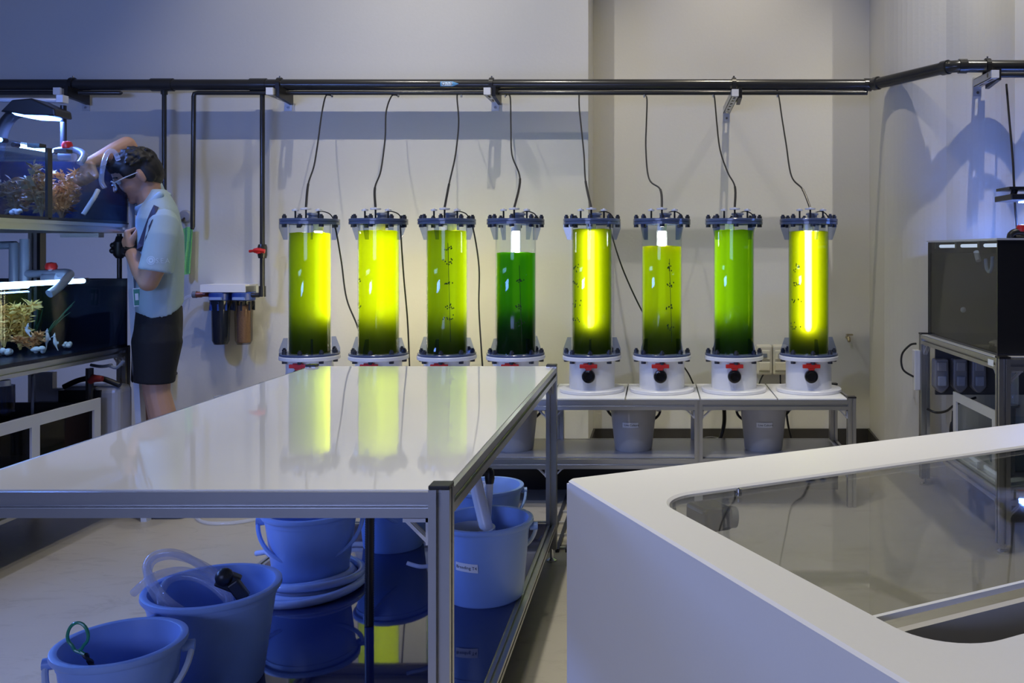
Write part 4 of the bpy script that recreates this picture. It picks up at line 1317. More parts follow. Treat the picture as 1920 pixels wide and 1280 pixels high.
# pale flat rail leaning against the rack corner
a_, b_ = P(241, 370, 4.155), P(274, 975, 4.05)
b_.z = 0.0
lr = MB(); lr.prism([(-.013, -.02), (.013, -.02), (.013, .02), (-.013, .02)], (a_ + b_) / 2, (1, 0, 0), (0, 1, 0), (a_ - b_).normalized(), (a_ - b_).length)
lr.build('leaning_rail', mat('pale_rail', (.55, .60, .70), .35, 0.0), label='pale flat rail leaning upright between the rack and the person', cat='rail')


# ------------------------------------------------------------------ tank inhabitants
def leafy(name, base, h_, spread, n, seed, m, lab, cat, leaf=.02, droop=.3):
    rg = random.Random(seed)
    base = Vector(base)
    r0 = root(name, base, lab, cat)
    stem = MB(); lv = MB()
    for s_ in range(n):
        tip = base + Vector((rg.uniform(-spread, spread) * .6, rg.uniform(-spread, spread), h_ * rg.uniform(.55, 1.0)))
        mid = base.lerp(tip, .5) + Vector((rg.uniform(-.02, .02), rg.uniform(-.03, .03), .02))
        sp_ = spline([base, mid, tip], 7)
        stem.tube(sp_, [.004 * (1 - .6 * j / (len(sp_) - 1)) for j in range(len(sp_))], 6)
        for j in range(3, len(sp_)):
            for k2 in range(3):
                d_ = Vector((rg.uniform(-1, 1), rg.uniform(-1, 1), rg.uniform(-.3, 1))).normalized()
                l_ = leaf * rg.uniform(.7, 1.3)
                sd = d_.cross(Vector((rg.random(), rg.random(), rg.random()))).normalized() * l_ * .22
                up = d_.cross(sd).normalized() * l_ * .06
                b0 = sp_[j]
                m1 = b0 + d_ * l_ * .5
                e = b0 + d_ * l_ - Vector((0, 0, l_ * droop * .3))
                lv.add([b0, m1 + sd + up, e, m1 - sd + up, m1 - up], [(0, 1, 4), (1, 2, 4), (2, 3, 4), (3, 0, 4), (0, 3, 1), (1, 3, 2)])
    stem.build('stem', m, r0)
    lv.build('leaf_blades', m, r0, kind='stuff')
    return r0


mat('coral_yellow', (0.95, 0.60, 0.15), .6, 0, .2)
mat('coral_orange', (0.85, 0.42, 0.14), .6, 0, .25)
mat('coral_brown', (0.60, 0.30, 0.15), .7, 0, .25)
mat('seagrass', (0.04, 0.16, 0.07), .5, 0, .2)
mat('bone', (0.85, 0.82, 0.78), .5, 0, .05, bump=.4, nscale=90)
leafy('coral', P(38, 655, 3.75) * 1.0, .19, .07, 13, 3, MATS['coral_yellow'], 'bushy yellow coral in the lower tank', 'coral', .032)
leafy('coral', P(8, 650, 3.70), .17, .06, 9, 13, MATS['coral_yellow'], 'yellow coral at the left edge of the lower tank', 'coral', .030)
leafy('coral', P(60, 655, 3.68), .06, .06, 5, 4, MATS['coral_orange'], 'low orange coral among the rocks of the lower tank', 'coral', .026)
leafy('seaweed', Vector((-2.60, 3.97, 1.345)), .20, .11, 12, 5, MATS['coral_brown'], 'brown seaweed in the upper tank beside the reaching hand', 'seaweed', .035)
leafy('seaweed', Vector((-2.56, 3.90, 1.345)), .21, .09, 8, 6, MATS['coral_orange'], 'orange seaweed rising to the surface of the upper tank', 'seaweed', .032)
leafy('seaweed', Vector((-2.52, 3.72, 1.345)), .21, .07, 9, 8, MATS['coral_orange'], 'orange seaweed seen just left of the black tank seam', 'seaweed', .035)
leafy('seaweed', Vector((-2.62, 3.72, 1.345)), .16, .09, 9, 9, MATS['coral_brown'], 'brown seaweed low in the upper tank, farthest left', 'seaweed', .032)


def grass(base, tips, lab):
    r0 = root('seagrass', base, lab, 'seagrass')
    for tp_ in tips:
        m1 = Vector(base).lerp(Vector(tp_), .55) + Vector((.01, 0, .02))
        sp_ = spline([base, m1, tp_], 7)
        MB().tube(sp_, [.0035 * (1 - .75 * j / (len(sp_) - 1)) for j in range(len(sp_))], 6).build('blade', MATS['seagrass'], r0)


zf = .785
g0 = P(78, 640, 3.82)
grass(g0, [P(140, 565, 3.86), P(132, 585, 3.88), P(120, 590, 3.8), P(136, 572, 3.83), P(105, 600, 3.85)], 'long green seagrass leaning right in the lower tank')
g0 = P(60, 640, 3.9)
grass(g0, [P(80, 578, 3.9), P(70, 570, 3.9), P(66, 600, 3.92), P(30, 568, 3.88)], 'green seagrass behind the yellow coral in the lower tank')


def seahorse(pl, lab, d_, sc=1.0):
    r0 = root('seahorse', P(pl[-1][0], pl[-1][1], d_), lab, 'seahorse', 'white seahorses in the lower tank')
    sp_ = spline([P(a, b, d_) for a, b in pl], 6)
    n_ = len(sp_)
    rad = []
    for j in range(n_):
        t_ = j / (n_ - 1)
        rad.append(sc * (.004 + .0065 * math.exp(-((t_ - .3) / .22) ** 2)) * (1 - .75 * max(0, t_ - .35)))
    mb_ = MB(); mb_.tube(sp_, rad, 9)
    hd_ = sp_[0]
    mb_.ball(hd_ + Vector((0, 0, .002)), .0075 * sc, 8, 6)
    mb_.tube([hd_, hd_ + Vector((-.016 * sc, -.004, -.004))], [.004 * sc, .0022 * sc], 7)
    mb_.tube([hd_ + Vector((0, 0, .006)), hd_ + Vector((.002, 0, .014))], [.003, .001], 6)
    mb_.build('seahorse_body', MATS['bone'], r0)
    fn = MB(); c_ = sp_[int(n_ * .35)]
    fn.prism([(0.003, -.006), (.014, -.003), (.014, .006), (.003, .007)], c_, (1, 0, 0), (0, 0, 1), (0, 1, 0), .001)
    fn.build('fin', MATS['bone'], r0)


seahorse([(88, 622), (89, 632), (87, 643), (87, 650), (86, 656)], 'white seahorse standing straight in the lower tank, the taller of the two', 3.72, .75)
seahorse([(102, 630), (103, 640), (105, 648), (107, 653), (109, 657)], 'white seahorse with its tail curling right in the lower tank', 3.72, .65)
seahorse([(52, 612), (50, 618), (54, 626), (58, 631), (60, 628)], 'pale seahorse clinging to the yellow coral', 3.66, .6)


def rock(c, r_, seed, lab):
    rg = random.Random(seed)
    mb_ = MB()
    for _ in range(7):
        mb_.ball(Vector(c) + Vector((rg.uniform(-r_, r_) * .7, rg.uniform(-r_, r_) * .5, rg.uniform(0, r_) * .5)), (r_ * rg.uniform(.3, .6), r_ * rg.uniform(.3, .6), r_ * rg.uniform(.3, .55)), 9, 7)
    mb_.build('reef_rock', MATS['bone'], label=lab, cat='rock', group='pale rocks on the tank floors')


rock(P(126, 648, 3.86), .022, 1, 'small pale rock right of the two seahorses')
rock(P(70, 658, 3.66), .024, 2, 'pale rock under the yellow coral')
rock(P(12, 662, 3.62), .024, 3, 'pale rock at the left edge of the lower tank')
rock(Vector((-2.47, 3.50, 1.35)), .020, 4, 'pale rock on the floor of the upper tank at the left edge')
# white tube held in the upper tank
MB().tube([P(184, 356, 3.92), P(178, 368, 3.90), P(156, 402, 3.86)], .0095, 10).build('siphon_tube', MATS['white_pvc'], label='white tube dipped into the upper tank', cat='tube')
MB().tube(spline([P(222, 300, 4.02), P(214, 284, 4.0), P(202, 286, 3.98), P(194, 308, 3.95), P(190, 338, 3.94), P(196, 352, 3.94)], 7), .010, 10).build('siphon_hose', MATS['hose_clear'], label='clear siphon hose arched over the rim of the upper tank', cat='hose')

# ------------------------------------------------------------------ under the left rack
sm = root('sump_tank', (-2.6, 3.4, .245), 'white-framed sump tank under the left rack', 'sump')
x0, x1, y0, y1, z0, z1 = -2.95, XF, 2.5, 3.92, .25, .57
fw = .045


def framed_face(r0, x, y0, y1, z0, z1, fw, bars, nm='white_frame', th=.01):
    mb_ = MB()
    mb_.bb(x - th, x, y0, y1, z1 - fw, z1); mb_.bb(x - th, x, y0, y1, z0, z0 + fw)
    for yb in [y0 + fw / 2, y1 - fw / 2] + bars:
        mb_.bb(x - th, x, yb - fw / 2, yb + fw / 2, z0 + fw, z1 - fw)
    return mb_.build(nm, MATS['frame_white'], r0)


framed_face(sm, XF, y0, y1, z0, z1, fw, [3.51])
MB().bb(XF - .018, XF - .011, y0, y1, z0, z1).build('pane', glass('sump_glass', (.45, .47, .52), .9, .02), sm)
MB().bb(x0, x1 - .02, y1 - .01, y1, z0, z1 - .02).build('end_panel', MATS['panel_grey'], sm)
MB().bb(x0, x0 + .01, y0, y1, z0, z1 - .02).build('rear_panel', MATS['panel_grey'], sm)
MB().bb(x0, x1 - .02, 3.2, 3.21, z0, z1 + .03).build('baffle', MATS['panel_grey'], sm)
MB().bb(x0 + .05, x1 - .05, 3.5, 3.8, z0, z0 + .1).build('filter_block', MATS['panel_grey'], sm, bevel=.01)
ch = root('chiller', P(165, 900, 4.03), 'dark box chiller with rounded silver edges under the rack', 'chiller')
cx0, cx1 = P(120, 0, 4.0).x, P(230, 0, 4.0).x
MB().bb(cx0, cx1, 3.97, 4.09, .25, P(0, 722, 4.0).z).build('chiller_body', mat('silver', (.42, .43, .46), .4, .3), ch, bevel=.03, seg=4)
MB().bb(cx0 + .0, cx1 - .075, 3.962, 3.972, .26, P(0, 729, 4.0).z).build('front_grille', MATS['black'], ch)
MB().tube(spline([P(120, 725, 3.98), P(150, 712, 3.98), P(185, 708, 3.98), P(225, 722, 3.98)], 6), .012, 10).build('carry_handle', MATS['black'], ch)
rv = root('rack_valve', P(178, 712, 3.95), 'dull red valve handle in the shadow under the rack', 'valve')
MB().tube([P(168, 716, 3.94), P(176, 709, 3.94), P(192, 710, 3.94)], [.012, .018, .012], 10).build('valve_handle', mat('dull_red', (.25, .03, .03), .4), rv)
MB().tube([P(168, 690, 3.95), P(168, 810, 3.95)], .016, 10).build('valve_pipe', MATS['pipe'], rv)
pc = MB(); pc.bb(P(73, 0, 4.02).x, P(104, 0, 4.02).x, 4.0, 4.03, .25, P(0, 697, 4.02).z); pc.bb(P(104, 0, 4.02).x, P(120, 0, 4.02).x, 4.0, 4.03, .25, P(0, 727, 4.02).z)
pc.build('pale_panel', MATS['frame_white'], label='pale upright panel with a stepped top under the left rack', cat='panel')
MB().tube([P(61, 705, 3.9), P(61, 790, 3.9)], .006, 8).build('white_rod', MATS['frame_white'], label='thin white rod standing under the left rack', cat='rod')
sk_ = root('skimmer_cup', P(5, 770, 3.6), 'clear cup with a white top at the left edge under the rack', 'cup')
c0 = P(2, 772, 3.45)
MB().lathe([(1e-4, 0), (.045, 0), (.045, .10), (.043, .10), (.043, .004), (1e-4, .004)], 24, c0).build('cup_body', MATS['sump_glass'], sk_)
MB().lathe([(1e-4, .10), (.032, .10), (.03, .12), (1e-4, .122)], 20, c0).build('cup_lid', MATS['white'], sk_)
MB().tube([c0 + Vector((0, 0, 0)), Vector((c0.x, c0.y, .26))], .03, 16).build('cup_neck', MATS['sump_glass'], sk_)
for k_, (pa, pb_) in enumerate((((170, 684), (210, 684)), ((206, 686), (232, 676)))):
    MB().tube(spline([P(pa[0], pa[1], 4.0), P((pa[0] + pb_[0]) / 2, pa[1] + 3, 4.0), P(pb_[0], pb_[1], 4.0)], 5), .007, 8).build('under_rack_pipe', MATS['pvc_blue'], label=['short pale pipe under the lower tank, the left one', 'short pale pipe under the lower tank, next to the rack post'][k_], cat='pipe')

# ------------------------------------------------------------------ right tank stand
SX0, SX1, SY0, SY1, SZ = 1.385, 2.25, 3.62, 4.68, .774
rs = root('tank_stand', (1.8, 4.15, 0), 'aluminium stand carrying the black-fronted tank on the right', 'stand')
wv = .045
for x, y in ((SX0, SY0), (SX0, SY1), (SX1, SY0), (SX1, SY1)):
    l = rail('post', (x, y, .035), (x, y, SZ + .002), wv, rs)
    MB().box((x, y, SZ + .005), (.046, .046, .008)).build('end_cap', MATS['black'], l)
    MB().lathe([(1e-4, 0), (.024, 0), (.024, .008), (.010, .016), (.008, .04)], 12, (x, y, 0)).build('foot', MATS['steel'], l)
for z in (SZ - .024, .22):
    for x in (SX0, SX1):
        rail('long_rail', (x, SY0 + wv / 2, z), (x, SY1 - wv / 2, z), wv, rs)
    for y in (SY0, SY1):
        rail('cross_rail', (SX0 + wv / 2, y, z), (SX1 - wv / 2, y, z), wv, rs)
    angle_bracket(rs, (SX0 + wv / 2, SY0, z - wv / 2), (1, 0, 0), (0, 0, -1), (0, 1, 0), .055)
    angle_bracket(rs, (SX0, SY0 + wv / 2, z - wv / 2), (0, 1, 0), (0, 0, -1), (1, 0, 0), .055)
    angle_bracket(rs, (SX0, SY1 - wv / 2, z - wv / 2), (0, -1, 0), (0, 0, -1), (1, 0, 0), .055)
MB().bb(SX0 + .02, SX1 - .02, SY0 + .02, SY1 - .02, .243, .247).build('shelf_panel', MATS['frame_white'], rs)
MB().bb(SX0 - .022, SX1 + .02, SY0 + .028, SY1 - .028, SZ, SZ + .003).build('tank_deck', MATS['frame_white'], rs)
MB().bb(SX0 - .0235, SX0 - .0225, SY0 + .04, SY0 + .10, SZ - .037, SZ - .012).build('stand_label', MATS['paper'], rs, label='small blank white tag')
glass('water_murky', (0.55, 0.54, 0.53), .2, .01)
tr_ = tank('aquarium', 1.39, 2.2, 3.69, 4.635, SZ + .004, 1.248, 'tall murky tank with a black front panel on the right stand', {'ylo': 'black', 'xhi': 'panel_grey', 'yhi': 'panel_grey'}, 1.195, 'tank_glass', 'water_murky')
MB().bb(1.385, 2.205, 3.685, 4.64, 1.248, 1.256).build('rim', MATS['frame_white'], tr_)
led_strip((1.44, 3.74, 1.228), (1.44, 4.60, 1.228), 'white light tube under the rim of the murky tank', emit('led_white', (.7, .8, 1.0), .9), .008)
for yq in (3.72, 3.98, 4.28, 4.6):
    MB().bb(1.415, 1.45, yq - .014, yq + .014, 1.215, 1.246).build('clip', MATS['black'], tr_)
sp_ = root('standpipe', (1.52, 3.82, .79), 'pale standpipe with a looped hose inside the murky tank', 'pipe')
MB().tube([(1.47, 3.775, .79), (1.47, 3.775, 1.10)], .012, 12).build('riser', MATS['white_pvc'], sp_)
MB().tube(spline([(1.44, 3.96, 1.17), (1.44, 3.95, 1.13), (1.44, 3.92, 1.115), (1.44, 3.89, 1.13), (1.44, 3.88, 1.18)], 6), .008, 10).build('loop_hose', MATS['hose_milky'], sp_)
MB().ball((1.43, 4.22, .93), .013, 12, 10).build('float_ball', MATS['white_pvc'], label='small white ball floating low in the murky tank', cat='ball')
MB().tube([(1.43, 4.05, 1.20), (1.43, 4.02, 1.16)], .012, 10).build('white_plug', MATS['white_pvc'], label='small white plug under the rim of the murky tank', cat='plug')
for k_, yq in enumerate((3.80, 3.90, 4.02)):
    mb_ = MB(); mb_.ball((1.47 + .02 * k_, yq, SZ + .022), (.03, .045, .012), 14, 8); mb_.build('shell', mat('shell', (.35, .28, .2), .5, 0, .3), label=['flat brown shell at the near end of the murky tank', 'flat brown shell in the middle of the three in the murky tank', 'flat brown shell farthest from the black panel in the murky tank'][k_], cat='shell', group='flat shells in the murky tank')
# lamp above the right tank
rl = root('tank_lamp', P(1905, 375, 4.1), 'flat black lamp shining blue above the right tank', 'lamp')
x0 = P(1880, 0, 4.1).x
MB().bb(x0, 2.1, 4.0, 4.2, P(0, 377, 4.1).z, P(0, 366, 4.1).z).build('lamp_head', MATS['black'], rl, bevel=.004)
MB().bb(x0, 2.1, 4.02, 4.18, P(0, 357, 4.1).z, P(0, 352, 4.1).z).build('heat_sink', MATS['black'], rl)
MB().tube([(x0 + .04, 4.08, P(0, 366, 4.1).z), (x0 + .05, 4.08, P(0, 353, 4.1).z)], .014, 10).build('lamp_standoff', MATS['black'], rl)
MB().bb(x0 + .10, 2.08, 4.03, 4.17, P(0, 377, 4.1).z - .004, P(0, 377, 4.1).z).build('led_panel', emit('led_blue_r', (0.14, 0.28, 1.0), 110.0), rl)
MB().tube(spline([P(1887, 158, YP2), P(1893, 230, 4.5), P(1899, 300, 4.4), P(1903, 380, 4.3), P(1909, 450, 4.2)], 7), .0055, 8).build('lamp_cord', MATS['black'], rl, label='black cord')
pipe_knob([P(1895, 448, 3.9), P(1897, 440, 3.9), P(1906, 436, 3.9), P(1930, 438, 3.9)], P(1915, 428, 3.9), 'black pump fitting with a red knob on the rim of the right tank', .018, .02, 'black')
# dosing pumps
bp_ = MB(); bp_.bb(1.43, 1.95, 4.635, 4.65, .47, .735); bp_.build('pump_board', mat('board_dark', (.07, .07, .075), .5), label='dark backing board under the right tank', cat='board')
for k_, px in enumerate((1762, 1797, 1832)):
    c0 = P(px, 700, 4.6)
    dp = root('dosing_pump', (c0.x, 4.6, .49), ['grey dosing pump nearest the wall, left of the row of three', 'grey dosing pump in the middle of the row of three', 'grey dosing pump on the right of the row of three'][k_], 'pump', 'dosing pumps on the backing board')
    w2 = .037
    MB().prism([(-w2, .03), (-.01, 0), (.01, 0), (w2, .03), (w2 * .92, .17), (-w2 * .92, .17)], (c0.x, 4.595, .49), (1, 0, 0), (0, 0, 1), (0, 1, 0), .06).build('pump_case', mat('dosing_grey', (.22, .22, .24), .35), dp, bevel=.008)
    MB().bb(c0.x - .024, c0.x + .024, 4.556, 4.566, .60, .645).build('pump_cover', mat('dosing_light', (.30, .30, .32), .25), dp, bevel=.006)
    MB().bb(c0.x - .022, c0.x + .022, 4.552, 4.566, .525, .575).build('pump_head', mat('dosing_blue', (.30, .33, .42), .3), dp, bevel=.006)
sr = root('sump_tank', (1.7, 4.0, .247), 'white-framed sump tank under the right stand', 'sump')
mb_ = framed_face(sr, 1.425, 3.68, 4.32, .25, .535, .04, [3.80])
MB().bb(1.428, 1.435, 3.68, 4.32, .25, .53).build('pane', MATS['tank_glass'], sr)
MB().bb(1.43, 2.1, 4.31, 4.32, .25, .53).build('end_panel', MATS['tank_glass'], sr)
MB().bb(1.43, 2.1, 3.68, 3.69, .25, .53).build('end_panel', MATS['tank_glass'], sr)
MB().bb(1.5, 1.7, 3.9, 4.1, .25, .40).build('sump_pump', mat('teal', (.05, .14, .2), .4), sr, bevel=.02)
sk2 = root('skimmer', (1.51, 3.86, .25), 'clear protein skimmer cup under the right tank', 'skimmer')
c0 = Vector((1.50, 3.86, 0))
MB().lathe([(1e-4, .55), (.04, .55), (.042, .56), (.042, .68), (.046, .685), (.046, .70), (1e-4, .70)], 24, c0).build('cup_body', MATS['hose_clear'], sk2)
MB().lathe([(.046, .55), (.046, .542), (.03, .54), (.026, .25)], 24, c0).build('skimmer_neck', MATS['grey_pvc'], sk2)
# power box on the outside of the stand, with cord
pbx = root('power_strip', P(1712, 730, 4.68), 'white power strip fixed to the left post of the right stand', 'power strip')
MB().bb(1.332, SX0 - .0226, 4.67, 4.72, P(0, 731, 4.68).z, P(0, 656, 4.68).z).build('strip_body', MATS['white'], pbx, bevel=.004)
MB().tube(spline([P(1718, 644, 4.66), P(1706, 647, 4.68), P(1691, 665, 4.7), P(1693, 692, 4.7), P(1713, 706, 4.69)], 7), .0055, 8).build('strip_cord', MATS['black'], pbx)
MB().tube(spline([P(1738, 766, 4.62), P(1755, 773, 4.6), P(1775, 770, 4.55), P(1792, 758, 4.5), P(1830, 745, 4.5)], 6), .006, 8).build('extension_cable', MATS['black'], label='black cable sagging under the right tank stand', cat='cable')
MB().tube(spline([P(1787, 770, 4.45), P(1786, 790, 4.45), P(1784, 802, 4.45), P(1783, 830, 4.45), P(1783, 862, 4.45)], 6), [.006] * 7 + [.010] * 18, 8).build('hanging_plug', MATS['black'], label='black plug hanging behind the white-framed right sump', cat='plug')

# ------------------------------------------------------------------ person
from mathutils.bvhtree import BVHTree


def fuse(mb, name, m, parent, voxel, smooth=4, fac=.5, label=None):
    """one continuous surface out of overlapping closed pieces"""
    me = mb.mesh('fuse_source')
    ob = bpy.data.objects.new('fuse_source', me)
    COL.objects.link(ob)
    md = ob.modifiers.new('r', 'REMESH'); md.mode = 'VOXEL'; md.voxel_size = voxel; md.use_smooth_shade = True
    if smooth:
        sm_ = ob.modifiers.new('s', 'SMOOTH'); sm_.iterations = smooth; sm_.factor = fac
    dg = bpy.context.evaluated_depsgraph_get()
    ev = ob.evaluated_get(dg)
    tm = ev.to_mesh()
    vs_ = [v.co.copy() for v in tm.vertices]
    fs_ = [list(p_.vertices) for p_ in tm.polygons]
    ev.to_mesh_clear()
    bpy.data.objects.remove(ob); bpy.data.meshes.remove(me)
    lo = Vector([min(v[i] for v in vs_) for i in range(3)]); hi = Vector([max(v[i] for v in vs_) for i in range(3)])
    o = Vector(((lo.x + hi.x) / 2, (lo.y + hi.y) / 2, lo.z))
    nm = bpy.data.meshes.new(name)
    nm.from_pydata([tuple(v - o) for v in vs_], [], fs_)
    nm.polygons.foreach_set('use_smooth', [True] * len(fs_))
    nm.materials.append(m)
    ob = link(name, nm, o, parent)
    if label: ob['label'] = label
    return ob, BVHTree.FromPolygons(vs_, fs_)


def loft(mb, secs, n=28, p_=2.4):
    """closed stack of superelliptic sections (centre, hx, hy) in horizontal planes"""
    vs_, fs_ = [], []
    LA, FA = Vector((-.48, .877, 0)), Vector((.877, .48, 0))
    for c_, hx, hy in secs:
        for j in range(n):
            an = 2 * PI * j / n
            ca, sa = math.cos(an), math.sin(an)
            vs_.append(Vector(c_) + FA * (hx * math.copysign(abs(ca) ** (2 / p_), ca)) + LA * (hy * math.copysign(abs(sa) ** (2 / p_), sa)))
    k_ = len(secs)
    for i in range(k_ - 1):
        for j in range(n):
            fs_.append((i * n + j, i * n + (j + 1) % n, (i + 1) * n + (j + 1) % n, (i + 1) * n + j))
    fs_.append(list(reversed(range(n)))); fs_.append([(k_ - 1) * n + j for j in range(n)])
    mb.add(vs_, fs_, True)


def hem_drop(px):
    kx = [(250, 0), (262, 2), (288, 12), (303, 1), (304, 1), (317, 12), (344, -14)]
    for (a, ya), (b, yb) in zip(kx[:-1], kx[1:]):
        if a <= px <= b:
            return ya + (yb - ya) * (px - a) / (b - a)
    return 0 if px < 250 else -14


def limb(mb, pts, rads, n=14):
    pts = [Vector(p_) for p_ in pts]
    mb.tube(pts, rads, n)
    mb.ball(pts[0], rads[0] * .99, n, 10); mb.ball(pts[-1], rads[-1] * .99, n, 10)


def hand(mb, w_, d_, n_, curl, sc=1.0, thumb=1):
    d_ = Vector(d_).normalized(); n_ = Vector(n_); n_ = (n_ - d_ * n_.dot(d_)).normalized(); s_ = d_.cross(n_).normalized() * thumb
    w_ = Vector(w_)
    for q, off in enumerate((-.030, -.010, .010, .030)):
        k0 = w_ + (d_ * (.085 - .004 * abs(off) / .01 * .5) + s_ * off) * sc
        limb(mb, [w_ + (d_ * .012 + s_ * off * .6) * sc, k0], [.017 * sc, .013 * sc], 10)
        ln = [.042, .028, .022]
        f_ = [.82, .95, 1.0, .93][q]
        p0 = k0; a_ = 0.0
        pts_ = [p0]
        for l_, c_ in zip(ln, curl):
            a_ += c_
            p0 = p0 + (d_ * math.cos(a_) + n_ * math.sin(a_)) * l_ * f_ * sc
            pts_.append(p0)
        limb(mb, pts_, [.0098 * sc, .0092 * sc, .0084 * sc, .007 * sc], 10)
    tb0 = w_ + (d_ * .028 + s_ * .022 + n_ * .006) * sc
    t1 = tb0 + (d_ * .6 + s_ * .6 + n_ * .45).normalized() * .042 * sc
    t2 = t1 + (d_ * .75 + s_ * .1 + n_ * .6).normalized() * .03 * sc
    t3 = t2 + (d_ * .7 - s_ * .35 + n_ * .6).normalized() * .024 * sc
    limb(mb, [tb0, t1, t2, t3], [.015 * sc, .0115 * sc, .010 * sc, .008 * sc], 10)


PO = 0.26
PD = 3.92 + PO


def Q(px, py, d):
    return P(px, py, d + PO)

SPX = F / PD
base = P(300, 985, PD); base.z = 0
person = root('person', base, 'person in a pale polo shirt and dark shorts reaching into the upper left tank', 'person')
skin = mat('skin', (0.46, 0.26, 0.17), .5, 0, .04)
sk_ = MB()
# head frame
fw_ = Vector((-.85 * math.cos(math.radians(27)), -.527 * math.cos(math.radians(27)), -math.sin(math.radians(27)))).normalized()
lf = Vector((0, 0, 1)).cross(fw_).normalized()
up_ = fw_.cross(lf).normalized()
HC = Q(255, 325, 3.90)
HM = Matrix((fw_, lf, up_)).transposed()


def hp(a, b, c_):
    return HC + fw_ * a + lf * b + up_ * c_


def hball(mb, a, b, c_, r):
    mb.ball(hp(a, b, c_), r, 20, 16, HM)


hball(sk_, 0, 0, .02, (.094, .074, .088))
hball(sk_, .026, 0, -.042, (.066, .059, .082))
hball(sk_, .030, 0, -.086, (.050, .050, .036))
hball(sk_, .068, 0, -.104, (.021, .024, .018))
hball(sk_, .083, 0, .010, (.014, .046, .012))
hball(sk_, .080, 0, -.072, (.014, .024, .014))
for sg in (-1, 1):
    hball(sk_, .058, sg * .036, -.045, (.026, .020, .024))
    hball(sk_, -.010, sg * .074, -.022, (.019, .009, .031))
    hball(sk_, -.006, sg * .079, -.018, (.012, .006, .022))
limb(sk_, [hp(.088, 0, .0), hp(.102, 0, -.02), hp(.108, 0, -.038)], [.008, .010, .012], 10)
neck0 = P(291, 392, PD)
limb(sk_, [hp(-.025, 0, -.05), Q(279, 368, 3.91), neck0], [.054, .055, .066])
# torso under the clothes
loft(sk_, [(P(x_, y_, PD), a_ / 464, b_) for x_, y_, a_, b_ in ((297, 635, 34, .13), (298, 560, 36, .140), (300, 480, 38, .15), (297, 420, 35, .16), (293, 392, 24, .12))])
# near arm (bent, hand at the chest)
sh = Q(309, 424, 3.75); el = Q(278, 528, 3.70); wr = Q(245, 470, 3.80); kn = Q(237, 436, 3.82)
limb(sk_, [sh, Q(300, 480, 3.72), el], [.050, .047, .042])
limb(sk_, [el, el.lerp(wr, .35) + Vector((.0, -.004, 0)), wr], [.041, .040, .027])
limb(sk_, [wr, wr.lerp(kn, .5)], [.026, .028])
hand(sk_, wr, kn - wr, Vector((.75, .45, -.05)), (1.25, 1.45, .9), 1.0, -1)
# far arm over the tank rim
sh2 = Q(296, 402, 4.08); el2 = P(238, 272, 4.22); wr2 = P(163, 310, 4.0)
limb(sk_, [sh2, sh2.lerp(el2, .5), el2], [.055, .048, .040])
limb(sk_, [el2, el2.lerp(wr2, .3), wr2], [.040, .039, .027])
hand(sk_, wr2, P(172, 350, 3.95) - wr2, Vector((.2, -.9, -.3)), (.7, .9, .6), 1.0, 1)
# legs
an1 = Q(330, 950, 3.84); an1.z = .085
an2 = Q(306, 950, 4.02); an2.z = .085
limb(sk_, [Q(296, 615, 3.84), Q(293, 670, 3.84), Q(294, 735, 3.83), Q(304, 775, 3.83), Q(316, 850, 3.84), an1], [.066, .066, .056, .058, .050, .036])
limb(sk_, [Q(296, 615, 4.00), Q(290, 670, 4.00), Q(288, 735, 4.01), Q(296, 775, 4.02), Q(302, 850, 4.02), an2], [.066, .066, .056, .058, .050, .036])
for an_ in (an1, an2):
    limb(sk_, [an_, an_ + Vector((-.06, 0, -.045)), an_ + Vector((-.16, 0, -.06))], [.036, .034, .022])
body, _ = fuse(sk_, 'body', skin, person, .0046, 3)

# hair
hm_ = MB()
hball(hm_, -.012, 0, .042, (.104, .083, .074))
hball(hm_, -.052, 0, .0, (.064, .080, .088))
hball(hm_, .056, 0, .058, (.042, .060, .034))
for sg in (-1, 1):
    hball(hm_, .022, sg * .060, .018, (.040, .020, .036))
    hball(hm_, -.040, sg * .066, -.020, (.030, .018, .045))
rg = random.Random(4)
for _ in range(110):
    th = rg.uniform(-2.6, 2.6); ph = rg.uniform(-.1, 1.25)
    b_ = Vector((math.cos(th) * math.cos(ph), math.sin(th) * math.cos(ph), math.sin(ph)))
    if b_.x > .4 and b_.z < .35: continue
    c_ = Vector((-.014 + b_.x * .100, b_.y * .081, .040 + b_.z * .070))
    d_ = (b_ * .4 + Vector((.6, rg.uniform(-.5, .5), rg.uniform(-.3, .5)))).normalized()
    limb(hm_, [hp(*c_), hp(*(c_ + d_ * .020))], [.012, .004], 6)
fuse(hm_, 'hair', mat('hair', (0.008, 0.007, 0.007), .62, 0, .3), person, .0042, 1, .4)
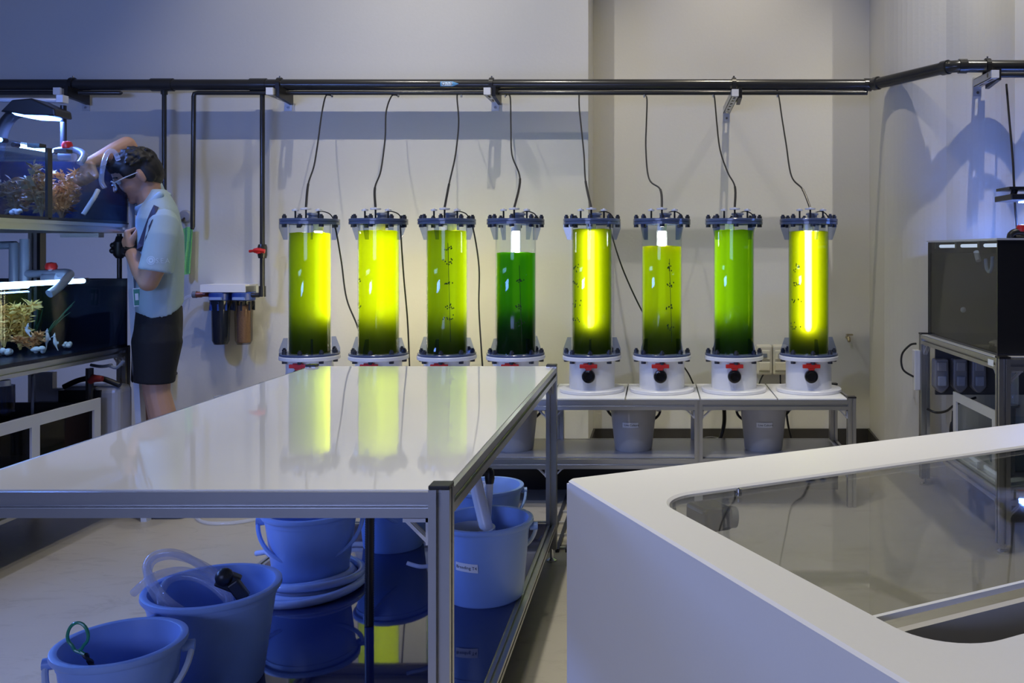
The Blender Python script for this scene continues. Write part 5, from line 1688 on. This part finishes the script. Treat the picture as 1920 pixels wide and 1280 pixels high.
# face details
for sg in (-1, 1):
    e_ = MB(); hball(e_, .082, sg * .030, -.010, (.011, .013, .010)); eo = e_.build('eye', mat('eye_white', (.75, .73, .7), .2), person)
    e_ = MB(); hball(e_, .0905, sg * .030, -.011, (.004, .006, .006)); e_.build('iris', mat('iris', (.02, .012, .008), .2), eo)
    e_ = MB(); e_.tube(spline([hp(.088, sg * .012, .010), hp(.092, sg * .030, .016), hp(.080, sg * .050, .010)], 4), .0042, 6); e_.build('eyebrow', MATS['hair'], person)
mo = MB(); mo.tube(spline([hp(.086, -.022, -.076), hp(.0955, 0, -.074), hp(.086, .022, -.076)], 5), .0035, 6); mo.build('mouth', mat('lips', (.30, .12, .09), .5), person)
gl = MB()
for sg in (-1, 1):
    pts = []
    for j in range(20):
        an = 2 * PI * j / 20
        ca, sa = math.cos(an), math.sin(an)
        pts.append(hp(.108 - .006 * abs(ca), sg * .033 + .027 * math.copysign(abs(ca) ** .6, ca), -.016 + .021 * math.copysign(abs(sa) ** .6, sa)))
    gl.tube(pts, .0033, 7, closed=True)
    gl.tube([hp(.102, sg * .060, -.006), hp(.05, sg * .074, -.002), hp(-.012, sg * .080, -.002)], [.003, .0026, .002], 6)
gl.tube([hp(.108, -.007, -.012), hp(.110, 0, -.009), hp(.108, .007, -.012)], .003, 6)
gl.build('glasses', mat('glasses_white', (.75, .78, .82), .2), person, label='clear-rimmed glasses')

# polo shirt
shm = MB()
loft(shm, [(P(x_, y_, PD), a_ / 464, b_) for x_, y_, a_, b_ in ((299, 582, 46, .172), (299, 560, 46, .170), (301, 520, 45, .168), (302, 480, 45, .174), (300, 440, 46, .190), (297, 412, 43, .198), (298, 394, 38, .165), (299, 378, 29, .120), (299, 364, 20, .085), (298, 356, 15, .065))])
for v in shm.v:
    pp = P(299, 582, PD)
    if abs(v.z - pp.z) < 1e-4:
        v.z -= hem_drop(CX + v.x / v.y * F) / SPX
shm.tube([Q(308, 408, 3.80), Q(308, 420, 3.765), Q(304, 445, 3.735), Q(299, 475, 3.722), Q(292, 509, 3.712)], [.050, .066, .067, .067, .070], 24)
shm.tube([sh2 + Vector((0, -.06, -.02)), sh2, sh2.lerp(el2, .28), sh2.lerp(el2, .5)], [.05, .072, .072, .072], 20)
polo = mat('polo', (0.36, 0.46, 0.51), .85, 0, .05, bump=.12, nscale=26)
shirt, SBVH = fuse(shm, 'shirt', polo, person, .0055, 5, .5)
# flat sleeve end: dark cuff line
cf_c, cf_d = Q(287, 506, 3.71), (Q(287, 506, 3.71) - Q(299, 460, 3.725)).normalized()
col_ = MB()
pts = []
for j in range(24):
    an = 2 * PI * j / 24
    pts.append(P(287, 372, PD) + Vector((.877, .48, 0)) * .062 * math.cos(an) + Vector((-.48, .877, 0)) * .074 * math.sin(an) + Vector((0, 0, -.016 + .034 * math.cos(an))))
col_.tube(pts, .014, 10, closed=True)
cj = lambda px, py, d_: Q(px, py, d_)
limb(col_, [cj(300, 366, 3.84), cj(284, 382, 3.825), cj(270, 408, 3.80), cj(268, 416, 3.80)], [.018, .022, .020, .006], 10)
limb(col_, [cj(258, 385, 3.93), cj(256, 400, 3.92)], [.018, .010], 8)
fuse(col_, 'collar', mat('polo_collar', (0.36, 0.50, 0.62), .85, 0, .05), person, .005, 3)

# shorts
so = MB()
loft(so, [(P(x_, y_, PD), a_ / 464, b_) for x_, y_, a_, b_ in ((295, 660, 44, .165), (296, 630, 47, .180), (298, 600, 46, .172), (299, 574, 44, .166))])
so.tube([Q(295, 610, 3.84), Q(295, 640, 3.835), Q(291, 690, 3.83), Q(289, 716, 3.83)], [.09, .104, .088, .084], 24)
so.tube([Q(295, 610, 4.0), Q(294, 640, 4.01), Q(286, 690, 4.01), Q(283, 716, 4.01)], [.09, .104, .088, .084], 24)
shorts, HBVH = fuse(so, 'shorts', mat('shorts', (0.006, 0.0065, 0.011), .8, 0, .1, bump=.2, nscale=18), person, .006, 3)
# watch
wt = MB(); wd_ = (wr - el).normalized(); wc = wr - wd_ * .004
wt.tube([wc - wd_ * .011, wc + wd_ * .011], .0315, 20)
wo = wt.build('watch', MATS['black'], person)
fcn = Vector((-.5, -.8, .1)); fcn = (fcn - wd_ * fcn.dot(wd_)).normalized()
MB().tube([wc + fcn * .029, wc + fcn * .038], .016, 16).build('watch_face', MATS['black_gloss'], wo)


def ray(px, py, bvh, off=.002):
    d_ = (P(px, py, 1.0) - Vector((0, 0, H))).normalized()
    h_, nn, _, _ = bvh.ray_cast(Vector((0, 0, H)), d_)
    return (h_ - d_ * off) if h_ else P(px, py, PD - .2)


# lanyard strap and badge
ln = MB()
stp = [(293, 386), (287, 398), (281, 412), (275, 428), (269, 444), (264, 458), (260, 470)]
vs_, fs_ = [], []
for j, (a, b) in enumerate(stp):
    for sg in (-1, 1):
        for o_ in (.001, .005):
            vs_.append(ray(a + sg * 4.6, b + sg * 2.2, SBVH, o_))
for j in range(len(stp) - 1):
    b_ = j * 4; c_ = b_ + 4
    fs_ += [(b_, b_ + 2, c_ + 2, c_), (b_ + 1, c_ + 1, c_ + 3, b_ + 3), (b_, c_, c_ + 1, b_ + 1), (b_ + 2, b_ + 3, c_ + 3, c_ + 2)]
fs_ += [(0, 1, 3, 2), (len(vs_) - 4, len(vs_) - 2, len(vs_) - 1, len(vs_) - 3)]
ln.add(vs_, fs_)
ly = ln.build('lanyard', mat('strap', (.03, .03, .07), .7), person, label='dark lanyard strap')
bc_ = ray(257, 557, SBVH, .02)
bd = MB(); bd.box(bc_, (.030, .004, .082), Euler((0, -.06, .35)).to_matrix()); bo = bd.build('badge', MATS['paper'], person, label='white and green name badge')
bm3 = Euler((0, -.06, .35)).to_matrix()
MB().box(bc_ + bm3 @ Vector((0, -.003, .000)), (.024, .003, .072), bm3).build('badge_print', mat('badge_green', (.02, .25, .17), .4), bo)
MB().box(bc_ + bm3 @ Vector((0, -.005, .002)), (.013, .002, .03), bm3).build('badge_photo', MATS['paper'], bo)
# print on the sleeve: round mark and S.E.A lettering
pv, pf = [], []
tv_, tf_ = text_mesh('S.E.A', 13.0)
lg = MB()
lg.add([ray(305 + v.x, 489 - v.y - v.x * .0, SBVH, .0015) for v in tv_], tf_)
n = 20
vs_ = []
for j in range(n):
    an = 2 * PI * j / n
    for r_ in (6.5, 8.0):
        vs_.append(ray(283 + r_ * math.cos(an), 488 + r_ * math.sin(an), SBVH, .0015))
lg.add(vs_, [(2 * j, 2 * j + 1, 2 * ((j + 1) % n) + 1, 2 * ((j + 1) % n)) for j in range(n)])
vs_ = []
for j in range(n):
    an = 2 * PI * j / n
    for r_ in (2.0, 4.6 + 1.2 * (j % 2)):
        vs_.append(ray(283 + r_ * math.cos(an), 488 + r_ * math.sin(an), SBVH, .0015))
lg.add(vs_, [(2 * j, 2 * j + 1, 2 * ((j + 1) % n) + 1, 2 * ((j + 1) % n)) for j in range(n)])
lg.build('sleeve_print', mat('print_pale', (.55, .66, .74), .7), shirt, label='pale round emblem and S.E.A lettering on the sleeve')
# shoes
for an_ in (an1, an2):
    s_ = MB()
    limb(s_, [an_ + Vector((.02, 0, -.045)), an_ + Vector((-.07, 0, -.045)), an_ + Vector((-.17, 0, -.055))], [.040, .042, .030])
    fuse(s_, 'shoe', mat('shoe', (.03, .03, .035), .6), person, .007, 3)
